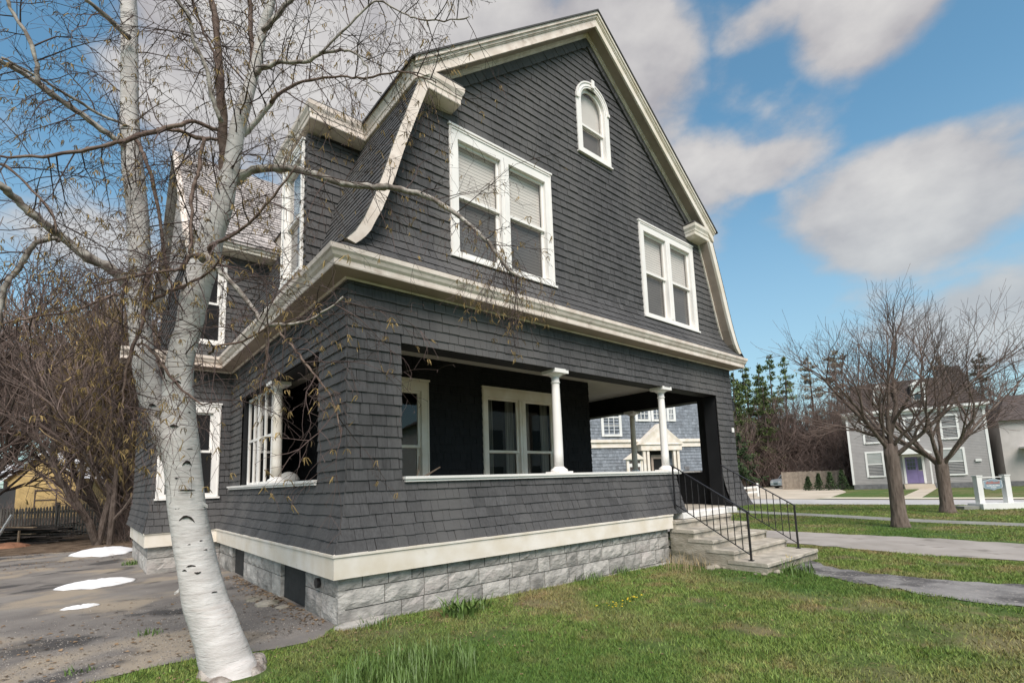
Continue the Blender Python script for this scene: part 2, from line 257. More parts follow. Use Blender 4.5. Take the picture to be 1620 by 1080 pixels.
LIMBS=[
('w',[(-0.99,-0.6,-0.13,0.285),(-1.0,-0.57,-0.05,0.2471),(-1.02,-0.53,0.03,0.2236),(-1.07,-0.49,0.2,0.2049),(-1.12,-0.44,0.37,0.1935),(-1.18,-0.4,0.54,0.1844),(-1.25,-0.36,0.86,0.1677),(-1.31,-0.33,1.2,0.1584),(-1.35,-0.32,1.54,0.1541),(-1.39,-0.31,1.86,0.155),(-1.41,-0.31,2.12,0.1402),(-1.42,-0.31,2.33,0.1253),(-1.4,-0.34,2.6,0.1155),(-1.37,-0.37,2.76,0.1135),(-1.34,-0.42,3.08,0.1273),(-1.31,-0.45,3.27,0.128),(-1.28,-0.47,3.44,0.1179),(-1.25,-0.5,3.64,0.1132),(-1.2,-0.54,3.81,0.0975),(-1.17,-0.58,4.07,0.0871),(-1.14,-0.62,4.35,0.0766),(-1.12,-0.64,4.55,0.0715),(-1.07,-0.71,4.83,0.0608),(-1.02,-0.77,5.12,0.05),(-0.99,-0.81,5.42,0.0475),(-0.94,-0.88,5.71,0.0421),(-0.91,-0.93,6.07,0.0338)]),
('w',[(-1.41,-0.22,1.64,0.0832),(-1.47,-0.16,1.87,0.1101),(-1.54,-0.09,2.09,0.1163),(-1.6,-0.04,2.36,0.112),(-1.64,-0.0,2.58,0.1021),(-1.67,0.04,2.81,0.0975),(-1.69,0.06,3.04,0.0983),(-1.69,0.08,3.23,0.0991),(-1.71,0.09,3.5,0.0998),(-1.74,0.1,3.89,0.0978),(-1.79,0.12,4.28,0.0958),(-1.83,0.13,4.68,0.0851),(-1.85,0.13,5.09,0.0801),(-1.87,0.13,5.49,0.0778),(-1.9,0.13,5.91,0.0755),(-1.93,0.13,6.29,0.0702),(-1.94,0.11,6.79,0.053)]),
('b',[(-1.2,-0.47,3.44,0.0217),(-1.2,-0.52,3.7,0.0407),(-1.2,-0.58,4.02,0.0488),(-1.22,-0.61,4.33,0.046),(-1.25,-0.65,4.68,0.0406),(-1.29,-0.69,5.03,0.0324),(-1.33,-0.71,5.39,0.0297),(-1.37,-0.71,5.56,0.027),(-1.44,-0.71,5.88,0.0216)]),
('g',[(-1.75,0.27,3.25,0.062),(-1.89,0.25,3.37,0.0498),(-2.04,0.26,3.43,0.0461),(-2.21,0.27,3.56,0.0398),(-2.29,0.21,3.6,0.0364),(-2.41,0.18,3.68,0.0356),(-2.52,0.14,3.77,0.0324),(-2.58,0.08,3.8,0.0292),(-2.76,0.1,3.9,0.0238)]),
('g',[(-1.82,0.12,4.48,0.0282),(-1.9,0.05,4.46,0.0275),(-2.06,0.02,4.52,0.0268),(-2.23,-0.0,4.6,0.0261),(-2.42,-0.0,4.69,0.0253),(-2.54,-0.06,4.72,0.0222),(-2.62,-0.13,4.69,0.0191),(-2.79,-0.15,4.72,0.0162)]),
('g',[(-1.79,0.07,4.63,0.0141),(-2.04,0.05,4.65,0.0136),(-2.23,-0.02,4.67,0.0125),(-2.42,-0.1,4.69,0.011),(-2.62,-0.15,4.71,0.0095)]),
('g',[(-2.4,-0.19,4.57,0.0171),(-2.43,-0.23,4.76,0.017),(-2.48,-0.24,4.9,0.0169),(-2.57,-0.22,5.06,0.0144),(-2.62,-0.23,5.18,0.0143)]),
('b',[(-1.28,-0.73,4.38,0.0158),(-1.44,-0.71,4.4,0.0155),(-1.53,-0.73,4.32,0.0177),(-1.74,-0.64,4.2,0.0198),(-1.91,-0.59,4.07,0.0169),(-2.12,-0.5,3.97,0.0142),(-2.33,-0.42,3.87,0.0115),(-2.55,-0.34,3.83,0.009)]),
('b',[(-1.28,-0.72,4.3,0.0132),(-1.39,-0.71,4.28,0.0181),(-1.54,-0.67,4.29,0.0153),(-1.68,-0.63,4.27,0.01)]),
('b',[(-1.38,-0.75,4.26,0.0154),(-1.4,-0.76,4.1,0.0153),(-1.4,-0.78,3.97,0.0152),(-1.43,-0.78,3.83,0.015),(-1.45,-0.78,3.71,0.0149),(-1.44,-0.79,3.45,0.0123),(-1.44,-0.8,3.24,0.0098)]),
('g',[(-1.12,-0.55,4.07,0.0496),(-1.07,-0.61,4.12,0.044),(-1.0,-0.69,4.16,0.0374),(-0.87,-0.81,4.17,0.034),(-0.67,-0.99,4.13,0.0329),(-0.42,-1.2,4.01,0.0301),(-0.21,-1.38,3.96,0.0273),(-0.09,-1.49,3.95,0.0272),(0.13,-1.67,3.86,0.0245),(0.35,-1.85,3.67,0.0217),(0.47,-1.94,3.53,0.019),(0.55,-2.0,3.43,0.0179),(0.68,-2.08,3.21,0.0151),(0.76,-2.15,3.12,0.0119)]),
('g',[(-1.02,-0.79,5.0,0.0276),(-1.0,-0.84,5.02,0.0247),(-0.88,-0.98,5.06,0.0218),(-0.73,-1.13,5.04,0.019),(-0.62,-1.27,5.09,0.0151),(-0.51,-1.4,5.08,0.0118),(-0.43,-1.48,5.05,0.0107),(-0.35,-1.56,4.9,0.0074),(-0.35,-1.56,4.74,0.0064),(-0.27,-1.65,4.64,0.0053)]),
('g',[(-0.65,-1.26,5.06,0.0119),(-0.47,-1.47,5.29,0.0097),(-0.32,-1.65,5.47,0.0086),(-0.14,-1.81,5.34,0.0075),(-0.08,-1.88,5.28,0.0069),(0.1,-2.05,5.23,0.0063),(0.25,-2.2,5.24,0.0053)]),
('w',[(-1.07,-0.6,4.51,0.0335),(-1.01,-0.68,4.59,0.025),(-0.91,-0.82,4.76,0.0221),(-0.87,-0.89,4.83,0.0165)]),
('b',[(-0.92,-0.84,4.75,0.0188),(-0.8,-0.98,4.87,0.0143),(-0.63,-1.15,4.92,0.0115),(-0.47,-1.31,4.92,0.0098),(-0.33,-1.44,4.89,0.0087),(-0.12,-1.65,4.92,0.0081),(-0.03,-1.74,4.89,0.0065),(0.12,-1.88,4.8,0.0049)]),
('b',[(-1.8,0.09,4.58,0.0169),(-1.75,0.01,4.44,0.0168),(-1.71,-0.06,4.29,0.0166),(-1.67,-0.12,4.14,0.0164),(-1.61,-0.17,3.81,0.0163),(-1.54,-0.21,3.34,0.0134),(-1.5,-0.27,3.15,0.0085),(-1.44,-0.35,2.92,0.0053)]),
('b',[(-1.05,-0.71,5.07,0.0279),(-1.05,-0.74,5.27,0.0223),(-1.07,-0.75,5.42,0.0223),(-1.09,-0.78,5.69,0.0223),(-1.12,-0.81,5.97,0.0167)]),
('g',[(-1.26,-0.76,4.47,0.0211),(-1.28,-0.78,4.46,0.0209),(-1.33,-0.79,4.58,0.0208),(-1.39,-0.82,4.8,0.018),(-1.49,-0.81,5.04,0.0154),(-1.53,-0.84,5.2,0.0153),(-1.61,-0.82,5.31,0.0151),(-1.7,-0.82,5.48,0.01)]),
('b',[(-1.31,-0.79,4.88,0.0116),(-1.35,-0.78,5.03,0.0105),(-1.43,-0.74,5.24,0.0105),(-1.51,-0.71,5.47,0.0105),(-1.57,-0.69,5.63,0.0079)]),
('g',[(-1.36,-0.73,3.23,0.0351),(-1.34,-0.81,3.25,0.0298),(-1.3,-0.88,3.16,0.0246),(-1.25,-0.96,3.07,0.0219),(-1.22,-1.03,3.01,0.0193),(-1.1,-1.15,2.81,0.0191),(-1.02,-1.25,2.64,0.0189),(-0.93,-1.37,2.61,0.014),(-0.84,-1.5,2.6,0.0115),(-0.73,-1.66,2.66,0.0091),(-0.63,-1.82,2.75,0.0068)]),
('b',[(-0.99,-1.22,2.64,0.0124),(-0.98,-1.21,2.51,0.0124),(-0.97,-1.19,2.36,0.0105),(-0.97,-1.17,2.23,0.0071)]),
('b',[(-0.94,-1.33,2.62,0.0103),(-0.91,-1.37,2.52,0.0098),(-0.85,-1.44,2.42,0.0093),(-0.79,-1.5,2.31,0.0092),(-0.7,-1.59,2.15,0.0073),(-0.63,-1.66,1.98,0.0064),(-0.59,-1.69,1.76,0.0045)]),
('b',[(-1.32,-0.78,3.28,0.0201),(-1.31,-0.85,3.31,0.0174),(-1.26,-0.94,3.34,0.0147),(-1.15,-1.1,3.4,0.0122),(-0.99,-1.33,3.62,0.0096),(-0.88,-1.51,3.82,0.0067)]),
('b',[(-1.36,-0.74,3.26,0.0251),(-1.44,-0.73,3.23,0.0198),(-1.49,-0.73,3.12,0.0147),(-1.57,-0.73,3.09,0.0121),(-1.67,-0.7,3.05,0.0105),(-1.81,-0.64,3.0,0.0094),(-1.99,-0.54,2.93,0.0083)]),
('g',[(-2.22,-0.03,3.42,0.0201),(-2.27,-0.02,3.42,0.0199),(-2.37,0.03,3.35,0.0197),(-2.44,0.08,3.17,0.0196),(-2.51,0.12,3.0,0.0194),(-2.52,0.12,2.82,0.0216),(-2.53,0.12,2.58,0.0191)]),
('b',[(-1.64,-0.04,3.33,0.0218),(-1.65,-0.09,3.16,0.0215),(-1.66,-0.14,3.04,0.0185),(-1.67,-0.19,2.82,0.0167),(-1.72,-0.2,2.6,0.0154),(-1.76,-0.21,2.37,0.0131),(-1.77,-0.25,2.16,0.008),(-1.77,-0.3,1.95,0.0039)]),
('b',[(-1.71,-0.32,2.58,0.0115),(-1.65,-0.41,2.56,0.011),(-1.53,-0.51,2.37,0.0124),(-1.42,-0.61,2.19,0.0098),(-1.3,-0.72,2.07,0.0068)]),
('b',[(-2.56,-0.2,3.84,0.0102),(-2.41,-0.3,3.69,0.0097),(-2.25,-0.4,3.47,0.0093),(-2.22,-0.41,3.32,0.007)]),
('b',[(-1.84,-0.15,3.02,0.0128),(-1.91,-0.22,2.96,0.011),(-2.09,-0.17,2.83,0.0098),(-2.3,-0.11,2.76,0.0086),(-2.5,-0.05,2.67,0.007)]),
('b',[(-1.29,-0.8,2.46,0.0108),(-1.25,-0.93,2.5,0.0096),(-1.12,-1.13,2.51,0.0085),(-1.0,-1.34,2.6,0.0065)]),
('b',[(-1.64,-0.05,3.02,0.0162),(-1.58,-0.24,3.03,0.0158),(-1.5,-0.45,3.04,0.0154),(-1.42,-0.65,3.05,0.013),(-1.32,-0.87,3.09,0.0098),(-1.27,-1.07,3.16,0.0048)]),
('g',[(-1.0,-0.87,5.37,0.0276),(-0.87,-1.04,5.56,0.022),(-0.72,-1.23,5.75,0.0164),(-0.45,-1.51,5.88,0.0136),(-0.13,-1.82,5.9,0.0108),(0.19,-2.11,5.81,0.0081)]),
('g',[(-1.88,0.01,5.44,0.0282),(-2.08,-0.09,5.49,0.0216),(-2.28,-0.19,5.51,0.0154),(-2.53,-0.23,5.47,0.0122)]),
('g',[(-1.92,0.05,6.22,0.0288),(-1.73,-0.29,6.24,0.0224),(-1.54,-0.62,6.14,0.0163),(-1.31,-0.98,6.03,0.0132)])]
# ---------------------------------------------------------------- the dark shingled house
A, WB, XC = .2, 9.12, 4.66
house = thing('shingle_house', 'large charcoal shingled house with cream trim, gambrel gable and open corner porch', 'house', (XC, .2, 0))
rnd = random.Random(7)
SH = []          # every shingle: (verts, faces, tone, mat index, score)
BACK = MB()
SHM = ['shingle', 'shingle_porch_shade', 'shingle_tan']
M['rake_t'] = M['cream']
def cut(rects, holes):
    for hx0, hx1, hv0, hv1 in holes:
        out = []
        for a, b, c, d in rects:
            if b <= hx0 or a >= hx1 or d <= hv0 or c >= hv1: out.append((a, b, c, d)); continue
            if a < hx0: out.append((a, hx0, c, d)); a = hx0
            if b > hx1: out.append((hx1, b, c, d)); b = hx1
            if c < hv0: out.append((a, b, c, hv0))
            if d > hv1: out.append((a, b, hv1, d))
        rects = out
    return rects
def area_px(q):
    P = [projpx(p) for p in q]
    if any(p is None for p in P): return 0
    if not all(-10 < p[0] < 1630 and -10 < p[1] < 1090 for p in P): return 0
    s = 0
    for i in range(len(P)): s += P[i][0]*P[(i+1) % len(P)][1] - P[(i+1) % len(P)][0]*P[i][1]
    return abs(s)/2
def panel(pos, v0, v1, ul, ur, holes=(), mk=0, e=.125, w=(.09, .21), t=.019, hidden=False, back=True, flip=False):
    v = v0; k = 0
    while v < v1 - .01:
        va, vb = v, min(v + e, v1)
        L = min(ul(va), ul(vb)); R = max(ur(va), ur(vb))
        if back:
            for a, b, c, d in cut([(L, R, va, vb)], holes):
                q = [pos(max(a, ul(c)), c, -.004), pos(max(min(b, ur(c)), max(a, ul(c))), c, -.004), pos(max(min(b, ur(d)), max(a, ul(d))), d, -.004), pos(max(a, ul(d)), d, -.004)]
                BACK.face(q)
        rowj = rnd.uniform(-.002, .002); u = L - rnd.uniform(0, .12)
        while u < R:
            ww = rnd.uniform(*w); ub = u + ww
            if ub > L and u < R:
                g = rnd.choice((.003, .004, .005, .009)); drop = rnd.gauss(0, .003) + rowj; tt = t * rnd.uniform(.8, 1.25); tone = max(.62, min(1.5, rnd.gauss(1, .095)))
                for a, b, c, d in cut([(max(u, L), min(ub, R), va, vb)], holes):
                    c2 = c - (drop if c == va else 0)
                    bl, br = max(a, ul(c)), min(b, ur(c)) - g; tl, tr_ = max(a, ul(d)), min(b, ur(d)) - g
                    if br - bl < .008 and tr_ - tl < .008: continue
                    br = max(br, bl + .001); tr_ = max(tr_, tl + .001)
                    dd = d + (.012 if d == vb and d < v1 else 0)
                    fo = t * (d - c) / e if d != vb else 0
                    to = .003
                    vs = [pos(bl, c2, tt), pos(br, c2, tt), pos(tr_, dd, to), pos(tl, dd, to), pos(bl, c2, -.002), pos(br, c2, -.002), pos(tr_, dd, -.002), pos(tl, dd, -.002)]
                    fs = [(0, 1, 2, 3), (0, 4, 5, 1), (0, 3, 7, 4), (1, 5, 6, 2)]
                    if flip: fs = [tuple(reversed(f)) for f in fs]
                    SH.append((vs, fs, tone, mk, 0 if hidden else area_px(vs[:4]) * (1 if mk == 0 else .0)))
            u = ub
        v += e
C_ = lambda x: (lambda v: x)
def lerp_tab(tab):
    def f(z):
        if z <= tab[0][0]: return tab[0][1]
        for (a, b), (c, d) in zip(tab, tab[1:]):
            if z <= c: return b + (d - b)*(z - a)/(c - a)
        return tab[-1][1]
    return f
flare = lambda z: .19 * max(0, (1.5 - z)/.78)**1.6 if z < 1.5 else 0
XR = lerp_tab([(4.03, -.03), (4.10, .05), (4.22, .16), (4.42, .27), (4.70, .38), (5.08, .51), (5.45, .62), (5.99, .80), (6.5, .98)])
ROOF0, SL = 9.88, .822
rz_ = lambda x: ROOF0 - SL*abs(x - XC)
Zs, Zh, Zp, Zc = 1.475, 3.12, .725, 3.765     # sill, header, top of water table, soffit
# front, porch level
fr_off = lambda z: flare(z)
panel(lambda u, v, o: (u, A - fr_off(v) - o, v), Zp, Zc, lambda v: A - flare(v), lambda v: WB + flare(v), [(.87, 6.62, Zs, Zh), (6.62, 8.42, 0, Zh)])
# left side, porch level (facing -x); u = y
panel(lambda u, v, o: (A - flare(v) - o, u, v), Zp, Zc, lambda v: A - flare(v), lambda v: 6.1 - .5*flare(v), [(1.08, 5.15, Zs, Zh)], flip=True)
# right side silhouette
panel(lambda u, v, o: (WB + flare(v) + o, u, v), Zp, Zc, lambda v: A - flare(v), C_(6.0), [(.89, 5.2, Zs, Zh)], hidden=True)
# gable
skirt = lambda z: .275 * max(0, (4.55 - z)/.52)**1.7 if z < 4.55 else 0
def gl(z):
    if z < 4.14: return -.06 + (z - 4.0)*1.2
    if z < 6.62: return XR(z) + .10
    return XC - (ROOF0 - .30 - z)/SL
gr = lambda z: 2*XC - gl(z)
wins = [(1.60, 3.552, 4.456, 6.345), (5.93, 7.865, 4.452, 6.352)]
holes = [(a+.03, b-.03, c+.03, d-.03) for a, b, c, d in wins] + [(4.32, 5.16, 7.16, 8.28), (4.42, 5.06, 8.28, 8.48)]
panel(lambda u, v, o: (u, A - skirt(v) - o, v), 4.03, 9.62, gl, gr, holes)
# shingle bands that run along the two rakes
for sgn in (-1, 1):
    c, s = math.cos(math.atan(SL)), math.sin(math.atan(SL)); Lr = 3.46/c
    x0, z0 = XC + sgn*3.46, ROOF0 - .32 - SL*3.46
    def pos(u, v, o, sgn=sgn, x0=x0, z0=z0): return (x0 - sgn*(u*c) - sgn*(-v)*s*-1*(-1), A - .014 - o, z0 + u*s + v*c)
    def pos(u, v, o, sgn=sgn, x0=x0, z0=z0): return (x0 - sgn*(u*c - v*s), A - .024 - o, z0 + u*s + v*c)
    panel(pos, -.17, .02, lambda v: .28, C_(Lr), e=.19, w=(.08, .15), t=.026, back=False, flip=sgn > 0)
# dormer: side facing front, and face
DY, DX, DZ = 1.70, .20, 6.47
panel(lambda u, v, o: (u, DY - o, v), 4.16, DZ, C_(DX), lambda v: XR(v) + .06)
panel(lambda u, v, o: (DX - o, u, v), 4.10, DZ, C_(DY), C_(2.86), [(1.80, 2.74, 4.5, 6.36)], flip=True)
# steep side roofs (left one seen at a grazing angle)
panel(lambda u, v, o: (XR(v) - o, u, v), 4.04, 6.52, C_(-.075), C_(6.0), [(DY + .01, 2.84, 4.0, 7)], e=.10, flip=True, t=.014)
panel(lambda u, v, o: (2*XC - XR(v) + o, u, v), 4.04, 6.52, C_(-.075), C_(6.0), hidden=True, t=.014)
# wing walls facing the street
WY, WX = 6.1, -1.02
panel(lambda u, v, o: (u, WY - .6*flare(v) - o, v), Zp, Zc, lambda v: WX - .5*flare(v), C_(A), [(-.94, -.02, 1.36, 3.08)])
panel(lambda u, v, o: (u, WY - .5*skirt(v) - o, v), 4.02, 6.25, C_(-.64), lambda v: XR(v) + .02, [(-.57, .0, 4.36, 6.02)])
panel(lambda u, v, o: (WX - .5*flare(v) - o, u, v), Zp, Zc, C_(WY), C_(10.4), flip=True)
panel(lambda u, v, o: (-.64 - o, u, v), 4.02, 6.25, C_(WY), C_(10.4), flip=True)
# wing roof slope facing the street (weathered pale shingles)
ey, ez, ry_, rzv = 5.72, 6.42, 8.3, 9.46; sl_ = math.hypot(ry_-ey, rzv-ez); cy_, sy_ = (ry_-ey)/sl_, (rzv-ez)/sl_
panel(lambda u, v, o: (u, ey + v*cy_ - o*sy_, ez + v*sy_ + o*cy_), 0, sl_, C_(-.69), C_(1.6), mk=2, e=.13, w=(.12, .3))
# porch room walls, porch shade put into their near-black colour
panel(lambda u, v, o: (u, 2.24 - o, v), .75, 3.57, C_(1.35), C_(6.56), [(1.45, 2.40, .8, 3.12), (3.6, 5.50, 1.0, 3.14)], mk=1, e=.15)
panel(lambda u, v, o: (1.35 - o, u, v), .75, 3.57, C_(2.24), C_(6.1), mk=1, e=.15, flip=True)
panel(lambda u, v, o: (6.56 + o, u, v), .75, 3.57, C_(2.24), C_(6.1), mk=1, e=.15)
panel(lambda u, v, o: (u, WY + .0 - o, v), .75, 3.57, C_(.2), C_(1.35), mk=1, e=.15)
SH.sort(key=lambda s: -s[4])
for vs, fs, tone, mk, sc in SH[:300]:
    m = MB(); m.poly(vs, fs, tone); m.make('shingle', M[SHM[mk]], house)
m = MB()
for vs, fs, tone, mk, sc in SH[300:]: m.poly(vs, fs, tone, mk)
m.make('shingle_siding', [M[k] for k in SHM], house, kind='stuff')
BACK.make('sheathing', M['backing'], house)
# porch structure: piers, half walls, headers, near-black inside for the porch shade
m = MB(); T0, T1 = A + .03, A + .31
hw = lambda z: T0 - max(0, flare(z) - .02)
def half_prof(): return [(hw(z), z) for z in (.72, .85, 1.0, 1.15, 1.3, Zs)] + [(T1, Zs), (T1, .72)]
m.prism(half_prof(), A + .04, 6.62, 'yz')                               # front half wall
m.prism([(p[0], p[1]) for p in half_prof()], A + .32, 5.9, 'xz')        # side half wall (profile in xz, along y)
m.prism([(2*XC - p[0], p[1]) for p in half_prof()], A + .32, 6.0, 'xz')
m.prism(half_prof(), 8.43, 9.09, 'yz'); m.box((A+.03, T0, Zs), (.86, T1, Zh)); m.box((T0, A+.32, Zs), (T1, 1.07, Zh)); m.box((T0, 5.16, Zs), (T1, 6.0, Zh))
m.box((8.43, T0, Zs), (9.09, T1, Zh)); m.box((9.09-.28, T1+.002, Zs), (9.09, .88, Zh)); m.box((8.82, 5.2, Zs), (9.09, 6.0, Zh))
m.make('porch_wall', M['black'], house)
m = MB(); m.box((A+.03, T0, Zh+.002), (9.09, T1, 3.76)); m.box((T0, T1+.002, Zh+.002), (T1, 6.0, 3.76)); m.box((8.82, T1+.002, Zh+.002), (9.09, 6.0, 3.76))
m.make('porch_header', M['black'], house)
m = MB(); m.box((T1+.002, T1+.002, 3.57), (8.818, 6.08, 3.70)); m.make('porch_ceiling', M['ceiling'], house)
m = MB()
for i in range(60):
    x = A + .03 + i*.1493
    m.box((x, A+.02, .715), (x+.144, 6.0, .75))
m.make('porch_floor', M['concrete'], house)
m = MB(); m.box((A+.0, 6.13, .5), (9.1, 11, 6.4)); m.box((-.98, 6.13, .3), (A, 10.4, 3.9)); m.box((-.60, 6.13, 3.9), (A, 10.4, 6.3)); m.make('rear_wall', M['backing'], house)
# sills of the porch openings
def sill(fr, a, b, n):
    m = MB(); m.box((a, -.07, Zs+.002), (b, .36, Zs+.034), fr=fr); m.box((a+.01, -.05, Zs-.03), (b-.01, -.02, Zs+.001), fr=fr); return m.make('porch_sill', M['white'], house)
FRONT = lambda y: ((0, y, 0), (1, 0), (0, 1))      # (along x, +y inwards)
frF = ((0, A, 0), (1, 0), (0, 1)); frL = ((A, 0, 0), (0, 1), (1, 0)); frR = ((WB, 0, 0), (0, 1), (-1, 0))
sill(frF, .88, 6.76, 1); sill(frL, 1.06, 5.9, 1); sill(frR, .9, 5.2, 1)
# columns
def column(x, y, z0=Zs+.034, z1=Zh):
    m = MB(); h = z1 - z0
    m.lathe((x, y, z0), [(.072, .10), (.073, .3), (.071, h*.5), (.062, h-.22), (.062, h-.2), (.072, h-.195), (.072, h-.175), (.063, h-.17), (.064, h-.10)], 24)
    c = m.make('column', M['white'] if y < 1 else M['cream'], house, smooth=True)
    b = MB(); b.lathe((x, y, z0), [(.13, .026), (.135, .045), (.12, .065), (.10, .075), (.086, .09), (.078, .10)], 24); b.box((x-.15, y-.15, z0), (x+.15, y+.15, z0+.026)); b.make('column_base', M['white'], c)
    b = MB(); b.lathe((x, y, z0), [(.066, h-.10), (.09, h-.085), (.12, h-.06), (.125, h-.052)], 24); b.box((x-.15, y-.155, z1-.05), (x+.15, y+.15, z1+.012)); b.make('capital', M['white'], c)
for p in ((3.62, .335), (6.52, .335), (.335, 3.35), (8.95, 2.85)): column(*p)
# ------------------------------------------------ cornices and trim
prof_main = [(0, 3.765), (.03, 3.757), (.05, 3.775), (.245, 3.80), (.250, 3.815), (.250, 3.872), (.262, 3.885), (.275, 3.90), (.290, 3.935), (.310, 3.96), (.315, 4.012), (0, 4.035)]
m = MB(); m.sweep([(WB, 6), (WB, A), (A, A), (A, WY), (-1.6, WY)][::-1], prof_main); cor = m.make('cornice', [M['creamweather']], house)
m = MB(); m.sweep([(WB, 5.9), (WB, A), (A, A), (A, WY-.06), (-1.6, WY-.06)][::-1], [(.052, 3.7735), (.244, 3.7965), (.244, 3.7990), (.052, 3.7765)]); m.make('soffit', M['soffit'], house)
# water table board round the base
wt = [(.0, .476), (.03, .476), (.03, .69), (.045, .697), (.045, .722), (0, .735), (-.1, .735), (-.1, .476)]
m = MB(); m.sweep([(6.12, .03), (.03, .03), (.03, 6.03), (-1.07, 6.03), (-1.07, 9.5)][::-1], wt); m.make('water_table', M['cream'], house)
# break cornice with the return on the gable and round the dormer
prof_up = [(0, 6.50), (.05, 6.50), (.235, 6.525), (.24, 6.535), (.24, 6.60), (.25, 6.61), (.255, 6.65), (.28, 6.70), (.285, 6.765), (0, 6.80)]
m = MB(); m.sweep([(1.42, .34), (1.42, A), (1.18, A), (1.18, DY-.03), (.38, DY-.03), (.38, 2.80), (1.18, 2.80), (1.18, 6.3)], [(-o, z) for o, z in prof_up][::-1]); m.make('gable_return', M['creamweather'], house)
m = MB(); m.sweep([(2*XC-1.42, .34), (2*XC-1.42, A), (2*XC-1.18, A), (2*XC-1.18, 6.3)], prof_up); m.make('gable_return', M['cream'], house)
m = MB(); m.box((.12, 1.41, 6.768), (1.3, 3.06, 6.80)); m.box((.38, DY-.03, 6.50), (1.3, 2.80, 6.76)); m.make('dormer_roof', M['shingle'], house)
for a, b in ((2*XC-1.69, 2*XC-.92), (.92, 1.69)): m = MB(); m.box((a, -.06, 6.801), (b, .2, 6.815)); m.make('return_flashing', M['shingle'], house)
# rakes of the upper roof
for sgn in (-1, 1):
    def pt(d, drop): return (XC + sgn*d, ROOF0 - SL*d - drop)
    m = MB(); m.prism([pt(0, .03), pt(3.72, .03), pt(3.72, .30), pt(0, .30)], -.08, -.045, 'xz')
    m.prism([pt(0, .03), pt(3.74, .03), pt(3.74, .085), pt(0, .085)], -.135, -.081, 'xz')
    m.prism([pt(0, .086), pt(3.73, .086), pt(3.73, .13), pt(0, .13)], -.11, -.081, 'xz')
    m.prism([pt(0, .131), pt(3.72, .131), pt(3.72, .15), pt(0, .15)], -.095, -.081, 'xz')
    m.make('rake_board', M['cream'] if sgn > 0 else M['creamweather'], house)
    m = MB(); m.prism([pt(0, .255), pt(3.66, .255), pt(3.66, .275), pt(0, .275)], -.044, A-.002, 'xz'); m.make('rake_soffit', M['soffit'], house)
    m = MB(); m.prism([pt(0, .276), pt(3.42, .276), pt(3.42, .355), pt(0, .355)], A-.05, A-.003, 'xz')
    m.prism([pt(0, .276), pt(3.42, .276), pt(3.42, .31), pt(0, .31)], A-.075, A-.051, 'xz'); m.make('frieze', M['creamweather'], house)
    m = MB(); m.prism([pt(0, 0), pt(3.80, 0), pt(3.80, .028), pt(0, .028)], -.155, 11, 'xz'); m.make('roof', M['shingle'], house)
    # curved barge board of the steep part
    zz = [4.12, 4.17, 4.24, 4.33, 4.44, 4.6, 4.8, 5.08, 5.45, 5.99, 6.30, 6.5]
    fx = lambda x: x if sgn < 0 else 2*XC - x
    outer = [(fx(XR(z) - .0), z) for z in zz]; inner = [(fx(XR(z + (.0 if z > 4.5 else -.05)) + .165 - (.01 if z > 4.5 else 0)), z - .0 - (.03 if z < 4.4 else 0)) for z in zz]
    m = MB(); n = len(zz)
    for i in range(n-1):
        a, b, c, d = outer[i], outer[i+1], inner[i+1], inner[i]
        if sgn < 0: m.prism([a, b, c, d][::-1], -.07, A+.0, 'xz')
        else:
            m.prism([a, b, c, d], -.07, -.02, 'xz')
            a2, b2 = (a[0]-.05, a[1]), (b[0]-.05, b[1])
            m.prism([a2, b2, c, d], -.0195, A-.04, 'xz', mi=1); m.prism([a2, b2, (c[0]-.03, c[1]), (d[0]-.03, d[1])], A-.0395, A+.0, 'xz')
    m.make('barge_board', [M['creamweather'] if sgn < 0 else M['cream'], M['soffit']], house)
# wing eave and rake
m = MB(); m.sweep([(1.5, WY), (-.64, WY)][::-1], [(0, 6.22), (.05, 6.22), (.30, 6.25), (.31, 6.26), (.31, 6.30), (.34, 6.32), (.36, 6.40), (0, 6.42)]); m.make('wing_eave', M['cream'], house)
def rk(t, drop): return (ey + t*(ry_-ey), ez + t*(rzv-ez) - drop)
m = MB(); m.prism([rk(-.03, .0), rk(1.0, .0), rk(1.0, .30), rk(-.03, .30)], -.76, -.705, 'yz'); m.prism([rk(-.03, -.03), rk(1.0, -.03), rk(1.0, .09), rk(-.03, .09)], -.81, -.761, 'yz'); m.prism([rk(-.0, .26), rk(1.0, .26), rk(1.0, .42), rk(.0, .42)], -.704, -.665, 'yz')
m.make('wing_rake', M['creamweather'], house)
m = MB(); m.prism([rk(0, .02), rk(1.0, .02), rk(1.0, .05), rk(0, .05)], -.70, 2.2, 'yz'); m.prism([(ry_, rzv), (ry_+2.6, ez), (ry_+2.6, ez-.05), (ry_, rzv-.05)], -.81, 2.2, 'yz'); m.prism([(6.13, 6.3), (10.4, 6.3), (ry_, rzv-.2)], -.62, 2.2, 'yz')
m.make('wing_roof', M['shingle_tan'], house)
m = MB(); m.box((-.665, WY-.03, 4.02), (-.60, WY+.06, 6.22)); m.make('corner_board', M['cream'], house)
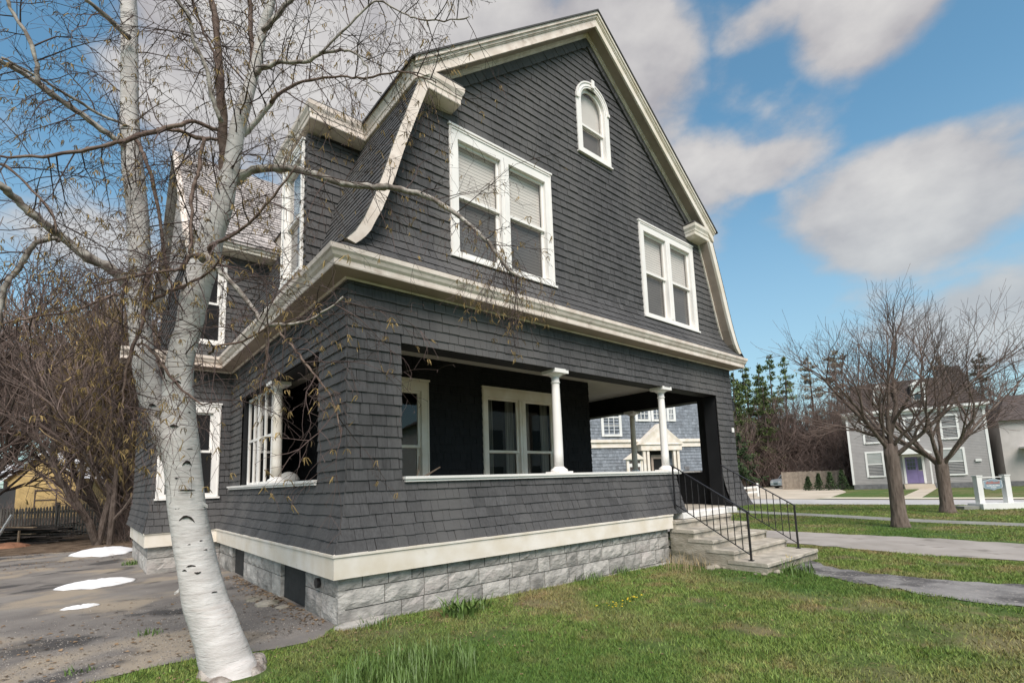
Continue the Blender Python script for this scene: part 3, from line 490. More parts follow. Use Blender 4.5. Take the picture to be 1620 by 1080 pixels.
# ------------------------------------------------ windows
def window(fr, x0, x1, z0, z1, n=2, mats=('white', 'glass', 'glass_dim', 'blind', 'blind_grey'), cw=.135, head=.165, split=.5, blind=True, back=.16, curtain=False, single=False):
    Fm, G1, G2, B1, B2 = mats; o = .035
    f = MB(); B = lambda a, b: f.box(a, b, fr=fr)
    # out is negative = towards the street in these frames
    B((x0, -o, z0), (x0+cw, .10, z1-.001)); B((x1-cw, -o, z0), (x1, .10, z1-.001))
    B((x0+cw+.001, -o, z1-head), (x1-cw-.001, .10, z1-.001)); B((x0-.015, -o-.02, z1), (x1+.015, .02, z1+.03))
    B((x0+cw+.001, -o-.0, z0), (x1-cw-.001, .10, z0+.07))
    B((x0+.012, -o-.012, z0+.012), (x0+.03, -o-.001, z1-.02)); B((x1-.03, -o-.012, z0+.012), (x1-.012, -o-.001, z1-.02)); B((x0+.031, -o-.012, z1-.035), (x1-.031, -o-.001, z1-.018))
    mw = .155; iw = (x1 - x0 - 2*cw - (n-1)*mw)/n; units = []
    for i in range(n):
        a = x0 + cw + i*(iw + mw); units.append((a, a + iw))
        if i: B((a-mw+.001, -o, z0+.071), (a-.001, .10, z1-head-.001)); B((a-mw*.65, -o-.01, z0+.08), (a-mw*.35, -o-.001, z1-head-.01))
    w = f.make('window', M[Fm], house)
    s = MB(); s.box((x0-.02, -o-.035, z0-.035), (x1+.02, .05, z0-.002), fr=fr); s.make('sill', M[Fm], w)
    st = .045
    for a, b in units:
        c, d = z0 + .07, z1 - head; mid = c + (d - c)*split
        for k, (p, q, oo) in enumerate(((mid, d, .02), (c, mid + .035, .055))):
            s = MB(); s.box((a+.001, oo, p), (a+st, oo+.03, q), fr=fr); s.box((b-st, oo, p), (b-.001, oo+.03, q), fr=fr); s.box((a+st+.001, oo, q-.04), (b-st-.001, oo+.03, q), fr=fr); s.box((a+st+.001, oo, p), (b-st-.001, oo+.03, p+.045), fr=fr)
            s.make('sash', M[Fm], w)
            g = MB(); g.face([to_fr(fr, v) for v in ((a+st, oo+.015, p+.045), (b-st, oo+.015, p+.045), (b-st, oo+.015, q-.04), (a+st, oo+.015, q-.04))]); g.make('pane', M[G1 if k == 0 else G2], w)
            if blind:
                g = MB(); h = q - p
                nb = int(h/.05)
                for j in range(nb):
                    zz0 = p + h*j/nb; g.poly([to_fr(fr, (a+.01, .105, zz0+.002)), to_fr(fr, (b-.01, .105, zz0+.002)), to_fr(fr, (b-.01, .108, zz0+h/nb)), to_fr(fr, (a+.01, .108, zz0+h/nb))], [(0, 1, 2, 3)])
                g.make('blind', M[B1 if k == 0 else B2], w)
            if curtain:
                g = MB(); wv = (b-a)*.28
                for (ca, cb) in ((a+.02, a+.02+wv), (b-.02-wv, b-.02)):
                    nn = 14
                    for j in range(nn):
                        u0, u1 = ca + (cb-ca)*j/nn, ca + (cb-ca)*(j+1)/nn; o0, o1 = .14 + .02*math.sin(j*1.9), .14 + .02*math.sin((j+1)*1.9)
                        g.poly([to_fr(fr, (u0, o0, p)), to_fr(fr, (u1, o1, p)), to_fr(fr, (u1, o1, q)), to_fr(fr, (u0, o0, q))], [(0, 1, 2, 3)])
                g.make('curtain', M['curtain'], w)
    k = MB(); k.box((x0+.02, back+.04, z0+.02), (x1-.02, back+.06, z1-.02), fr=fr); k.make('unlit_room_plate', M['unlit_dark'], w)  # black plate stands in for the unlit room behind the panes
    return w
for a, b, c, d in wins: window(frF, a, b, c, d)
frP = ((0, 2.24, 0), (1, 0), (0, 1))
pm_ = ('cream', 'glass', 'glass', 'blind', 'blind_grey')
window(frP, 1.42, 2.43, .78, 3.15, 1, pm_, cw=.14, head=.17, blind=False, back=.3, curtain=False, split=.55)
window(frP, 3.57, 5.53, 1.0, 3.17, 2, pm_, cw=.12, head=.17, blind=False, back=.5, curtain=True, split=.46)
frW = ((0, WY, 0), (1, 0), (0, 1))
window(frW, -.97, .02, 1.33, 3.11, 1, ('white', 'glass', 'glass', 'blind', 'blind_grey'), cw=.13, blind=False, curtain=True)
window(frW, -.59, .03, 4.33, 6.05, 1, ('white', 'glass', 'glass_dim', 'blind', 'blind_grey'), cw=.11, blind=False)
frD = ((DX, 0, 0), (0, 1), (1, 0))
window(frD, 1.78, 2.76, 4.46, 6.40, 1, cw=.11)
# small arched attic window
fr = frF
x0, x1, z0, zsp = 4.295, 5.185, 7.135, 8.18; xc_ = (x0+x1)/2; ro = (x1-x0)/2; ri = ro-.12
def ring(r0, r1, o0, o1, a0=0, a1=PI, n=16, sy=1.0):
    m = MB()
    for i in range(n):
        t0, t1 = a0 + (a1-a0)*i/n, a0 + (a1-a0)*(i+1)/n
        pts = [(xc_ + r0*math.cos(t0), zsp + sy*r0*math.sin(t0)), (xc_ + r1*math.cos(t0), zsp + sy*r1*math.sin(t0)), (xc_ + r1*math.cos(t1), zsp + sy*r1*math.sin(t1)), (xc_ + r0*math.cos(t1), zsp + sy*r0*math.sin(t1))]
        m.prism(pts, A+o0, A+o1, 'xz')
    return m
m = ring(ri, ro-.025, -.035, .10); m2 = ring(ro-.025, ro, -.05, .02); m3 = ring(ri+.03, ri+.045, -.045, -.036)
for q in (m2, m3):
    for f_, t_ in zip(q.f, q.t): pass
    m.poly(q.v, q.f)
B = lambda a, b: m.box(a, b, fr=fr)
B((x0, -.035, z0), (x0+.12, .1, zsp)); B((x1-.12, -.035, z0), (x1, .1, zsp)); B((x0+.121, -.035, z0), (x1-.121, .1, z0+.09))
B((x0-.015, -.06, zsp-.03), (x0+.05, -.0355, zsp+.03)); B((x1-.05, -.06, zsp-.03), (x1+.015, -.0355, zsp+.03))
B((xc_-.035, -.075, zsp+ri+.01), (xc_+.035, -.0505, zsp+ro+.05))
aw = m.make('arched_window', M['white'], house)
m = MB(); m.box((x0-.02, -.06, z0-.03), (x1+.02, .04, z0-.002), fr=fr); m.make('sill', M['white'], aw)
a, b, c = x0+.121, x1-.121, z0+.09; mid = 7.72
m = MB(); m.box((a, .055, c), (a+.04, .085, mid+.03), fr=fr); m.box((b-.04, .055, c), (b, .085, mid+.03), fr=fr); m.box((a+.041, .055, mid-.01), (b-.041, .085, mid+.03), fr=fr); m.box((a+.041, .055, c), (b-.041, .085, c+.045), fr=fr); m.make('sash', M['white'], aw)
m = ring(ri-.05, ri-.001, .02, .05); m.box((a, .02, mid), (a+.04, .05, zsp), fr=fr); m.box((b-.04, .02, mid), (b, .05, zsp), fr=fr); m.box((a+.041, .02, mid), (b-.041, .05, mid+.04), fr=fr); m.make('sash', M['white'], aw)
m = MB(); m.face([to_fr(fr, v) for v in ((a+.03, .07, c+.03), (b-.03, .07, c+.03), (b-.03, .07, mid), (a+.03, .07, mid))]); m.make('pane', M['glass_dim'], aw)
m = MB(); m.face([(x, A+.035, z) for x, z in [(a+.03, mid+.03), (b-.03, mid+.03)] + [(xc_ + (ri-.03)*math.cos(t), zsp + (ri-.03)*math.sin(t)) for t in [PI*i/14 for i in range(15)]]]); m.make('pane', M['glass'], aw)
m = MB(); m.box((a, .105, mid), (b, .11, zsp+ri-.06), fr=fr); m.make('blind', M['blind'], aw); m = MB(); m.box((a, .105, c), (b, .11, mid-.001), fr=fr); m.make('blind', M['blind_grey'], aw)
m = MB(); m.box((a-.02, .13, c-.02), (b+.02, .14, 8.2), fr=fr); m.make('unlit_room_plate', M['unlit_dark'], aw)
# multi-pane sash standing in the left bay of the side opening
m = MB(); B = lambda a, b: m.box(a, b, fr=frL)
ys = [3.56, 3.98, 4.40, 4.70, 5.08]
for y, w_ in zip(ys, (.05, .035, .09, .035, .05)): B((y - w_/2, .10, Zs+.036), (y + w_/2, .14, Zh-.03))
for z in (Zs+.036, 2.28, Zh-.08): B((3.586, .105, z), (5.054, .135, z+.045))
sw = m.make('porch_sash', M['white'], house)
for i in range(4):
    m = MB(); m.face([to_fr(frL, v) for v in ((ys[i]+.02, .12, Zs+.08), (ys[i+1]-.02, .12, Zs+.08), (ys[i+1]-.02, .12, Zh-.08), (ys[i]+.02, .12, Zh-.08))]); m.make('pane', M['glass'], sw)
# lantern and number plaque on the right hand pier
m = MB(); m.box((9.13, .27, 2.94), (9.17, .33, 3.10)); m.box((9.17, .23, 2.84), (9.33, .38, 2.86)); m.box((9.18, .24, 2.86), (9.32, .37, 3.06)); m.lathe((9.25, .305, 3.06), [(.09, 0), (.03, .07), (.01, .1)], 8); m.make('wall_lantern', M['iron'], house)
m = MB(); m.box((8.97, A-.03, 2.33), (9.06, A-.016, 2.43)); pq = m.make('number_plaque', M['white'], house)
# ------------------------------------------------ stone foundation
def stone(bx, fr, seed):
    """rock faced block: (a0,a1,z0,z1) in frame, face towards -out"""
    a0, a1, z0, z1 = bx; r = random.Random(seed); nu = max(2, min(5, int((a1-a0)/.09))); nv = max(2, min(3, int((z1-z0)/.06)))
    m = MB(); g = .006; a0 += g; a1 -= g; z0 += g; z1 -= g; vs = []
    for j in range(nv+1):
        for i in range(nu+1):
            ed = i in (0, nu) or j in (0, nv)
            o = r.uniform(-.002, .004) if ed else -r.uniform(.006, .026)
            da = 0 if i in (0, nu) else r.uniform(-.3, .3)*(a1-a0)/nu; dz = 0 if j in (0, nv) else r.uniform(-.3, .3)*(z1-z0)/nv
            vs.append(to_fr(fr, (a0 + (a1-a0)*i/nu + da, o, z0 + (z1-z0)*j/nv + dz)))
    fs = [(j*(nu+1)+i, j*(nu+1)+i+1, (j+1)*(nu+1)+i+1, (j+1)*(nu+1)+i) for j in range(nv) for i in range(nu)]
    b = len(vs); vs += [to_fr(fr, p) for p in ((a0, .07, z0), (a1, .07, z0), (a1, .07, z1), (a0, .07, z1))]
    fs += [tuple(range(nu, -1, -1)) + (b, b+1), tuple(j*(nu+1)+nu for j in range(nv, -1, -1)) + (b+1, b+2), tuple(range(nv*(nu+1), (nv+1)*(nu+1))) + (b+2, b+3), tuple(j*(nu+1) for j in range(nv+1)) + (b+3, b)]
    m.poly(vs, fs, r.uniform(.70, 1.18)); m.make('stone', M['stone'], house)
frS = ((0, .085, 0), (1, 0), (0, 1)); sr = random.Random(5)
courses = [(.345, .474, .14, .34), (.145, .345, .22, .55), (-.09, .145, .25, .6), (-.30, -.09, .3, .6)]
for ci, (z0, z1, wa, wb) in enumerate(courses):
    x = .075; first = True
    while x < 6.05:
        w_ = sr.uniform(wa, wb)
        if ci == 1 and first: w_ = .52
        if ci == 2 and first: w_ = .72
        first = False; xe = min(6.06, x + w_)
        if 6.06 - xe < .12: xe = 6.06
        stone((x, xe, z0, z1), frS, sr.random()); x = xe
frV = ((-1.03, 0, 0), (0, 1), (1, 0))
for z0, z1 in ((.27, .474), (-.02, .27)):
    y = 6.12
    while y < 9.6:
        ye = min(9.6, y + sr.uniform(.4, .8)); stone((y, ye, z0, z1), frV, sr.random()); y = ye
m = MB(); m.box((.10, .10, -.35), (6.06, .17, .473)); m.box((.10, .18, -.2), (.17, 1.11, .473)); m.box((.10, 2.11, -.2), (.17, 3.0, .473)); m.box((.10, 3.0, -.2), (.17, 4.12, .473)); m.box((.10, 5.0, -.2), (.17, 6.2, .473)); m.box((-1.01, 6.13, -.2), (.1, 6.2, .473)); m.box((-1.01, 6.21, -.2), (-.95, 10, .473))
m.box((.3, .3, -.2), (.32, 6, .473)); m.make('mortar', M['mortar'], house)
frT = ((.085, 0, 0), (0, 1), (1, 0))
for y0, y1 in ((.08, 1.12), (2.1, 4.14), (4.98, 6.1)):
    for z0, z1, wa, wb in ((.27, .474, .28, .6), (-.02, .27, .35, .8)):
        y = y0
        while y < y1 - .01:
            ye = min(y1, y + sr.uniform(wa, wb)); ye = y1 if y1 - ye < .15 else ye
            stone((y, ye, z0, z1), frT, sr.random()); y = ye
frU = ((0, 6.11, 0), (1, 0), (0, 1))
for z0, z1 in ((.27, .474), (-.02, .27)):
    for xa, xb in ((-1.04, -.42), (-.42, .09)): stone((xa, xb, z0, z1), frU, sr.random())
for a, b in ((1.13, 2.09), (4.16, 4.96)): m = MB(); m.box((.13, a, -.05), (.15, b, .47)); m.make('crawlspace_panel', M['panel'], house)
m = MB(); m.tube([(.07, .62, .37), (.035, .62, .37)], [.055, .055], 14); m.make('drain_pipe', M['iron'], house)
# ---------------------------------------------------------------- concrete steps with two iron handrails
st = thing('concrete_steps', 'worn concrete steps rising to the porch between two black iron handrails', 'steps', (7.1, -.8, gz(7)))
rs = random.Random(3)
def slab(x0, x1, y0, y1, z0, z1, name, m_, parent, n=10, rough=.006):
    """slab with a slightly chipped front and side edge"""
    m = MB(); xs = [x0 + (x1-x0)*i/n for i in range(n+1)]
    lo = [(x, y0 + rs.uniform(-rough, rough), z0) for x in xs]; hi = [(x, y0 + rs.uniform(-rough, rough), z1 - .012 + rs.uniform(-rough, 0)) for x in xs]; tp = [(x, y0 + .014 + rs.uniform(0, rough), z1 + rs.uniform(-.003, 0)) for x in xs]; bk = [(x, y1, z1) for x in xs]; bl = [(x, y1, z0) for x in xs]
    rings = [lo, hi, tp, bk, bl]; vs = [p for r in rings for p in r]; k = n+1
    fs = [(a*k+i, a*k+i+1, (a+1) % 5*k+i+1, (a+1) % 5*k+i) for a in range(5) for i in range(n)] + [(0, k, 2*k, 3*k, 4*k)[::-1], (n, k+n, 2*k+n, 3*k+n, 4*k+n)]
    m.poly(vs, fs); return m.make(name, M[m_], parent)
SX0, SX1 = 6.12, 8.16
tr_ = [(.01, -1.62, -1.02), (.16, -1.10, -.66), (.31, -.74, -.32), (.46, -.40, .0), (.61, -.06, .16)]
for i, (z, y0, y1) in enumerate(tr_):
    e_ = .022
    slab(SX0-e_, SX1+e_, y0, y1+.04, z-.055, z, 'tread', 'concrete', st)
    slab(SX0+.03, SX1-.03, y0+.035, .18, z-.152 if i else -.30, z-.0555, 'riser', 'concrete' if i else 'concrete_side', st)
m = MB(); m2 = MB()
for i, (z, y0, y1) in enumerate(tr_):
    ye = tr_[i+1][1]+.02 if i < 4 else .075
    for q, xa, xb in ((m, SX0-.012, SX0+.028), (m2, SX1-.028, SX1+.01)): q.poly([(x, y, zz) for zz in (-.35, z-.056) for y in (y0+.02, ye) for x in (xa, xb)], [(0, 2, 3, 1), (4, 5, 7, 6), (0, 1, 5, 4), (2, 6, 7, 3), (0, 4, 6, 2), (1, 3, 7, 5)])
m.make('side_wall', M['concrete_side'], st); m2.make('side_wall', M['concrete_side'], st)
slab(SX0+.3, 8.5, -.02, .30, .62, .735, 'threshold', 'white', st)
m = MB()
for i in range(14):
    a, r = rs.uniform(0, 2*PI), rs.uniform(.03, .1); x, y = SX0 - rs.uniform(-.1, .25), -1.6 + rs.uniform(-.15, .9)
    m.lathe((x, y, gz(x)), [(r*.9, -.02), (r, .02), (r*.7, r*.6), (r*.2, r*.8)], 6)
m.make('rubble', M['concrete_side'], st)
def handrail(x, yb, yt, zt, label, nb):
    t = thing('handrail', label, 'handrail', (x, yb, .01), 'black iron handrails of the porch steps'); zb = .01
    def bar(name, p, q, r=.008, k=6): m = MB(); m.tube([p, q], r, k); return m.make(name, M['iron'], t)
    m = MB(); m.box((x-.014, yb-.014, zb), (x+.014, yb+.014, .78)); m.box((x-.035, yb-.035, zb-.002), (x+.035, yb+.035, zb+.012)); m.make('post', M['iron'], t)
    m = MB(); m.box((x-.012, yt-.012, zt-.78), (x+.012, yt+.012, zt-.01)); m.make('post', M['iron'], t)
    m = MB(); m.prism([(yb-.02, .77), (yt+.01, zt-.012), (yt+.01, zt+.004), (yb-.02, .786)], x-.019, x+.019, 'yz'); m.make('top_rail', M['iron'], t)
    m = MB(); m.prism([(yb, .09), (yt, zt-.71), (yt, zt-.696), (yb, .104)], x-.010, x+.010, 'yz'); m.make('bottom_rail', M['iron'], t)
    for i in range(1, nb):
        f = i/nb; y = yb + (yt-yb)*f; z0_ = .095 + (zt-.705-.095)*f; z1_ = .775 + (zt-.01-.775)*f
        m = MB(); n = 14; k = 4; rings = []
        for j in range(n+1):
            zz = z0_ + (z1_-z0_)*j/n; tw = (j-3)*.5 if 3 < j < 11 else (0 if j <= 3 else 8*.5); r = .0085 if j not in (0, 7, n) else .0105
            rings.append([(x + r*math.cos(tw + PI/4 + a*PI/2), y + r*math.sin(tw + PI/4 + a*PI/2), zz) for a in range(4)])
        m.tube_rings(rings); m.make('baluster', M['iron'], t)
    return t
handrail(6.25, -1.30, .02, 1.60, 'black iron handrail on the near left side of the porch steps', 11)
handrail(8.06, -1.33, .02, 1.60, 'black iron handrail on the far side of the porch steps, beside the right pier', 11)
# things on the porch
t = thing('porch_lamp', 'small white dome shaped lamp standing inside the side opening of the porch', 'lamp', (.85, 4.5, .75))
m = MB(); m.lathe((.85, 4.5, .75), [(.14, 0), (.14, .02), (.02, .04), (.02, .78)], 12); m.make('stand', M['iron'], t)
m = MB(); m.lathe((.85, 4.5, 1.50), [(.20, .02), (.19, .10), (.14, .18), (.06, .22), (.02, .23)], 16); m.make('shade', M['white'], t, smooth=True)
m = MB(); m.tube([(1.2, 1.0, .9), (1.7, 1.2, 1.5), (2.1, 1.35, 1.66)], [.02, .018, .01], 6); m.tube([(1.5, 1.12, 1.27), (1.6, 1.1, 1.62), (1.55, 1.0, 1.8)], [.012, .01, .005], 5)
tag(m.make('stick', mat('dead_wood', (.20, .15, .11), .8, .2)), 'bare bent stick leaning behind the porch sill by the corner pier', 'stick')
# ---------------------------------------------------------------- ground, paths, street
def gmat(name, cols, scales, pos, rough=.95, bump=.6, bs=40, bd=.02, extra=None, tone=False):
    m = mat(name, cols[0], rough, 0, scales[0], (1, 1, 1), bump, bs, col2=cols[1], lo=pos[0], hi=pos[1], bdist=bd, extra=extra, tone=tone, spec=.12); return m
def lawn_extra(t, c, vec, nz):
    for sc, lo, hi, colr, a in ((1.3, .56, .68, (.16, .12, .08), .5), (.55, .50, .66, (.25, .20, .12), .65), (2.6, .53, .69, (.27, .21, .12), .55), (14, .56, .72, (.22, .17, .09), .5), (.23, .50, .68, (.07, .135, .035), .8)):
        n = t.nodes.new('ShaderNodeTexNoise'); n.inputs['Scale'].default_value = sc; n.inputs['Detail'].default_value = 6; t.links.new(vec, n.inputs['Vector'])
        r = t.nodes.new('ShaderNodeMapRange'); r.inputs[1].default_value = lo; r.inputs[2].default_value = hi; r.inputs[4].default_value = a; r.interpolation_type = 'SMOOTHSTEP'; t.links.new(n.outputs[0], r.inputs[0])
        c = mixcol(t, r.outputs[0], c, colr)
    return c
M['lawn'] = gmat('lawn_soil', [(.065, .10, .026), (.12, .165, .05)], (5,), (.35, .65), bump=.8, bs=60, bd=.03, extra=lawn_extra)
def blade_extra(t, c, vec, nz):
    c = lawn_extra(t, c, vec, nz)
    at = t.nodes.new('ShaderNodeAttribute'); at.attribute_name = 'tone'
    mx = t.nodes.new('ShaderNodeMix'); mx.data_type = 'RGBA'; mx.blend_type = 'MULTIPLY'; mx.inputs[0].default_value = 1
    t.links.new(c, mx.inputs[6]); t.links.new(at.outputs['Color'], mx.inputs[7]); return mx.outputs[2]
M['blade'] = gmat('grass_blade', [(.115, .175, .045), (.19, .255, .085)], (5,), (.35, .65), rough=.65, bump=0, extra=blade_extra)
M['asphalt'] = gmat('asphalt_old', [(.17, .155, .145), (.25, .23, .21)], (1.6,), (.35, .65), bump=.7, bs=90, bd=.012, extra=lambda t, c, v, n: patches((.33, .28, .22), .75, (.50, .62))(t, patches((.085, .08, .078), 1.1, (.54, .62))(t, c, v, n), v, n))
M['asphalt_path'] = gmat('asphalt_path', [(.15, .145, .145), (.27, .26, .255)], (2.2,), (.35, .65), bump=.7, bs=80, bd=.012, extra=lambda t, c, v, n: patches((.33, .31, .29), 26, (.58, .66))(t, patches((.10, .096, .096), 1.4, (.50, .62))(t, c, v, n), v, n))
M['drive'] = gmat('drive_pale', [(.30, .275, .25), (.38, .35, .325)], (1.3,), (.35, .65), bump=.4, bs=60, bd=.008, extra=patches((.22, .20, .18), 2.2, (.58, .75)))
M['walk'] = gmat('walk_grey', [(.22, .22, .20), (.30, .30, .27)], (2,), (.35, .65), bump=.4, bs=50, bd=.008)
M['street'] = gmat('street_pale', [(.42, .41, .41), (.50, .49, .48)], (.6,), (.35, .65), bump=.3, bs=40, bd=.006)
M['curb'] = gmat('curb', [(.55, .50, .38), (.62, .58, .47)], (.9,), (.35, .65), bump=.3, bs=30)
M['lot'] = gmat('lot_sand', [(.46, .40, .32), (.56, .49, .40)], (.5,), (.35, .65), bump=.3, bs=30)
M['dirt'] = gmat('dirt_litter', [(.085, .06, .042), (.19, .14, .10)], (3,), (.35, .65), bump=.9, bs=30, bd=.04, extra=patches((.24, .18, .13), 9, (.55, .72)))
M['snow'] = mat('snow', (.80, .80, .81), .7, .03, 4, bump=.5, bscale=14, extra=patches((.62, .60, .57), 5, (.56, .75)))
def sheet(name, mt, left, right_, dz, parent=None, ny=4, jit=0, step=.6, seed=1):
    """strip between two polylines, draped on the terrain, edges uneven by jit"""
    r = random.Random(seed)
    def res(pl, n):
        L = [0]
        for a, b in zip(pl, pl[1:]): L.append(L[-1] + math.hypot(b[0]-a[0], b[1]-a[1]))
        out = []
        for i in range(n+1):
            d = L[-1]*i/n; k = 0
            while k < len(pl)-2 and L[k+1] < d: k += 1
            f = (d - L[k])/max(1e-6, L[k+1]-L[k]); out.append((pl[k][0]+(pl[k+1][0]-pl[k][0])*f, pl[k][1]+(pl[k+1][1]-pl[k][1])*f))
        return out
    tl = sum(math.hypot(b[0]-a[0], b[1]-a[1]) for a, b in zip(left, left[1:])); n = max(2, int(tl/step))
    A_, B_ = res(left, n), res(right_, n); m = MB(); vs = []
    for a, b in zip(A_, B_):
        ja, jb = (r.uniform(-jit, jit), r.uniform(-jit, jit)) if jit else (0, 0); L = math.hypot(b[0]-a[0], b[1]-a[1]) or 1
        for j in range(ny+1):
            f = j/ny + (ja/L if j == 0 else jb/L if j == ny else 0); x, y = a[0]+(b[0]-a[0])*f, a[1]+(b[1]-a[1])*f; vs.append((x, y, gz(x) + dz))
    fs = [(i*(ny+1)+j, (i+1)*(ny+1)+j, (i+1)*(ny+1)+j+1, i*(ny+1)+j+1) for i in range(n) for j in range(ny)]
    m.poly(vs, fs); o = m.make(name, M[mt], parent, kind='structure' if parent is None else None); return o
# base ground: fine near, coarse far
m = MB(); xs = [-900, -400, -150, -60, -30, -15, -8, -4, -2, -1, 0] + [i*.5 for i in range(1, 32)] + [18, 20, 23, 26, 30, 34, 38, 44, 50, 60, 80, 120, 200, 400, 900]; ys = [-900, -300, -100, -50, -25, -12, -6, -3, 0, 3, 6, 12, 25, 50, 100, 300, 900]
vs = [(x, y, gz(x)) for x in xs for y in ys]; ny_ = len(ys); m.poly(vs, [(i*ny_+j, (i+1)*ny_+j, (i+1)*ny_+j+1, i*ny_+j+1) for i in range(len(xs)-1) for j in range(ny_-1)])
m.make('lawn_ground', M['lawn'], None, kind='structure')
# driveway on the left, a flat place (ground is level for x < 0)
m = MB(); rj = random.Random(11)
edge = [(-9, .55), (-5, .25), (-3, .05), (-2.2, -.05), (-1.8, .0), (-1.45, .05), (-1.1, .03), (-.85, -.12), (-.6, -.22), (-.35, -.25), (-.18, -.16), (-.03, .02), (.07, .12)]
pts = [(x, y + rj.uniform(-.03, .03), .006) for x, y in edge] + [(.12, .7, .006), (.13, 6.2, .006), (-.87, 6.2, .006), (-.87, 12.2, .006), (-2.0, 13.4, .006), (-4, 14.2, .006), (-9, 14.5, .006)]
m.face(pts); m.make('driveway', M['asphalt'], None, kind='structure')
m = MB(); m.face([(-30, 12.9, .012), (-5, 13.3, .012), (-2.6, 12.9, .012), (-1.6, 12.4, .012), (-.9, 10.5, .012), (-.6, 9, .012), (6, 11, .012), (8, 60, .012), (-60, 60, .012)]); m.make('leaf_litter_ground', M['dirt'], None, kind='structure')
sheet('footpath', 'asphalt_path', [(6.75, -1.72), (6.35, -2.3), (6.1, -2.8), (5.83, -3.81), (5.68, -4.6), (5.6, -7)], [(8.0, -1.5), (7.45, -1.95), (7.1, -2.5), (7.11, -3.6), (7.39, -4.4), (7.7, -7)], .010, jit=.13, step=.16)
sheet('side_drive', 'drive', [(10.1, 8), (10.15, 3), (10.2, -.8), (9.95, -1.64), (9.64, -2.74), (9.8, -4.12), (10, -9)], [(12.9, 8), (12.85, 3), (12.8, .06), (12.8, -1.49), (12.78, -2.68), (12.5, -3.91), (12.4, -9)], .010, jit=.10, step=.25)
sheet('pavement', 'walk', [(21.4, 14), (20.6, 9), (19.35, 4.76), (18.61, 1.86), (17.32, -1.2), (17.0, -3.55), (16.6, -12)], [(23.2, 14), (22.2, 9), (20.6, 4.76), (19.8, 1.9), (18.5, -1.2), (18.0, -3.6), (17.7, -12)], .010, step=1)
sheet('street', 'street', [(26.0, 40), (26.4, 8), (26.9, 1.93), (27.34, -2.74), (28, -20), (30, -60)], [(32.0, 40), (31.8, 8), (31.6, 3.1), (31.9, -2.4), (32.5, -20), (34.5, -60)], .010, step=2, ny=5)
sheet('kerb', 'curb', [(32.04, 6.5), (31.62, 3.1), (31.92, -2.4), (32.52, -20), (34.52, -60)], [(33.9, 6.5), (33.4, 3.1), (33.7, -2.4), (34.2, -20), (36, -60)], .05, step=2, ny=2)
sheet('parking_lot', 'lot', [(32.05, 6.8), (32.1, 20), (33, 45)], [(34, 6.6), (43.7, 8.5), (66, 17)], .012, step=2, ny=8)
sheet('house_walk', 'lot', [(34.0, 2.9), (50.3, 5.1)], [(33.9, 1.9), (50.6, 4.1)], .012, step=2, ny=2)
# snow patches left on the driveway
def snow(x0, x1, y, w, h, label, seed):
    r = random.Random(seed); m = MB(); n = 26; L = x1 - x0; rings = []
    for k, s_ in enumerate((1.0, .93, .7, .35, .05)):
        rings.append([( (x0+x1)/2 + L/2*s_*math.cos(2*PI*i/n), y + w*s_*math.sin(2*PI*i/n)*(1 + .25*math.cos(2*PI*i/n + 1)) * (1+.16*math.sin(i*2.3+seed)+.08*math.sin(i*5.1)), .008 + h*[0, .25, .62, .9, 1][k] + (.01*math.sin(i*1.7+k+seed) if k in (2, 3) else 0)) for i in range(n)])
    m.tube_rings(rings); tag(m.make('snow_patch', M['snow'], None, smooth=True), label, 'snow', 'snow patches on the driveway')
snow(-2.16, -.82, 11.5, .85, .13, 'thin white snow patch farthest up the driveway, near the brush', 1)
snow(-2.24, -1.2, 5.6, .36, .075, 'largest white snow patch in the middle of the driveway', 2)
snow(-2.11, -1.71, 3.56, .10, .025, 'smallest white snow sliver nearest the birch trunk', 3)
# ---------------------------------------------------------------- grass blades, litter, small plants
def inpoly(x, y, P):
    c = False; n = len(P); j = n-1
    for i in range(n):
        if (P[i][1] > y) != (P[j][1] > y) and x < (P[j][0]-P[i][0])*(y-P[i][1])/(P[j][1]-P[i][1]) + P[i][0]: c = not c
        j = i
    return c
pathP = [(6.75, -1.72), (6.35, -2.3), (6.1, -2.8), (5.83, -3.81), (5.68, -4.6), (7.39, -4.6), (7.11, -3.6), (7.1, -2.5), (7.45, -1.95), (8.0, -1.5)]
def lin(P, y):
    for (a, b), (c_, d) in zip(P, P[1:]):
        if d <= y <= b: return a + (c_-a)*(b-y)/(b-d)
    return 1e9
def lawn_ok(x, y):
    if x > 16.4 and lin([(21.4, 14), (20.6, 9), (19.35, 4.76), (18.61, 1.86), (17.32, -1.2), (17.0, -3.55), (16.6, -12)], y) < x < lin([(23.2, 14), (22.2, 9), (20.6, 4.76), (19.8, 1.9), (18.5, -1.2), (18.0, -3.6), (17.7, -12)], y): return False
    if x > 25.9 and x > lin([(26.0, 40), (26.4, 8), (26.9, 1.93), (27.34, -2.74), (28, -20)], y): return False
    for (a, b), (c, d) in zip(edge, edge[1:]):
        if a <= x < c and y > b + (d-b)*(x-a)/(c-a) - .02: return False
    if x < -9: return False
    if 0 < x < 9.3 and y > .06: return False
    if 6.0 < x < 8.25 and y > -1.66: return False
    if 9.93 - .1*max(0, -y-1) < x < 12.85: return False
    if inpoly(x, y, pathP): return False
    if math.hypot(x+1.0, y+.7) < .24: return False
    return True
rg = np.random.default_rng(4)
BALD = [(1.05, -1.25, .38), (.45, -.45, .3), (2.2, -.6, .35), (3.9, -4.0, .7), (4.6, -3.3, .5), (5.2, -4.2, .6), (4.9, -2.6, .4), (3.0, -2.9, .35), (1.9, -2.5, .3), (3.6, -1.9, .4), (5.4, -1.6, .35), (2.6, -3.9, .4), (8.6, -1.9, .5), (8.8, -3.4, .5), (15.6, -1.2, .9), (22.2, -1.1, .9), (13.8, -2.6, .6)]
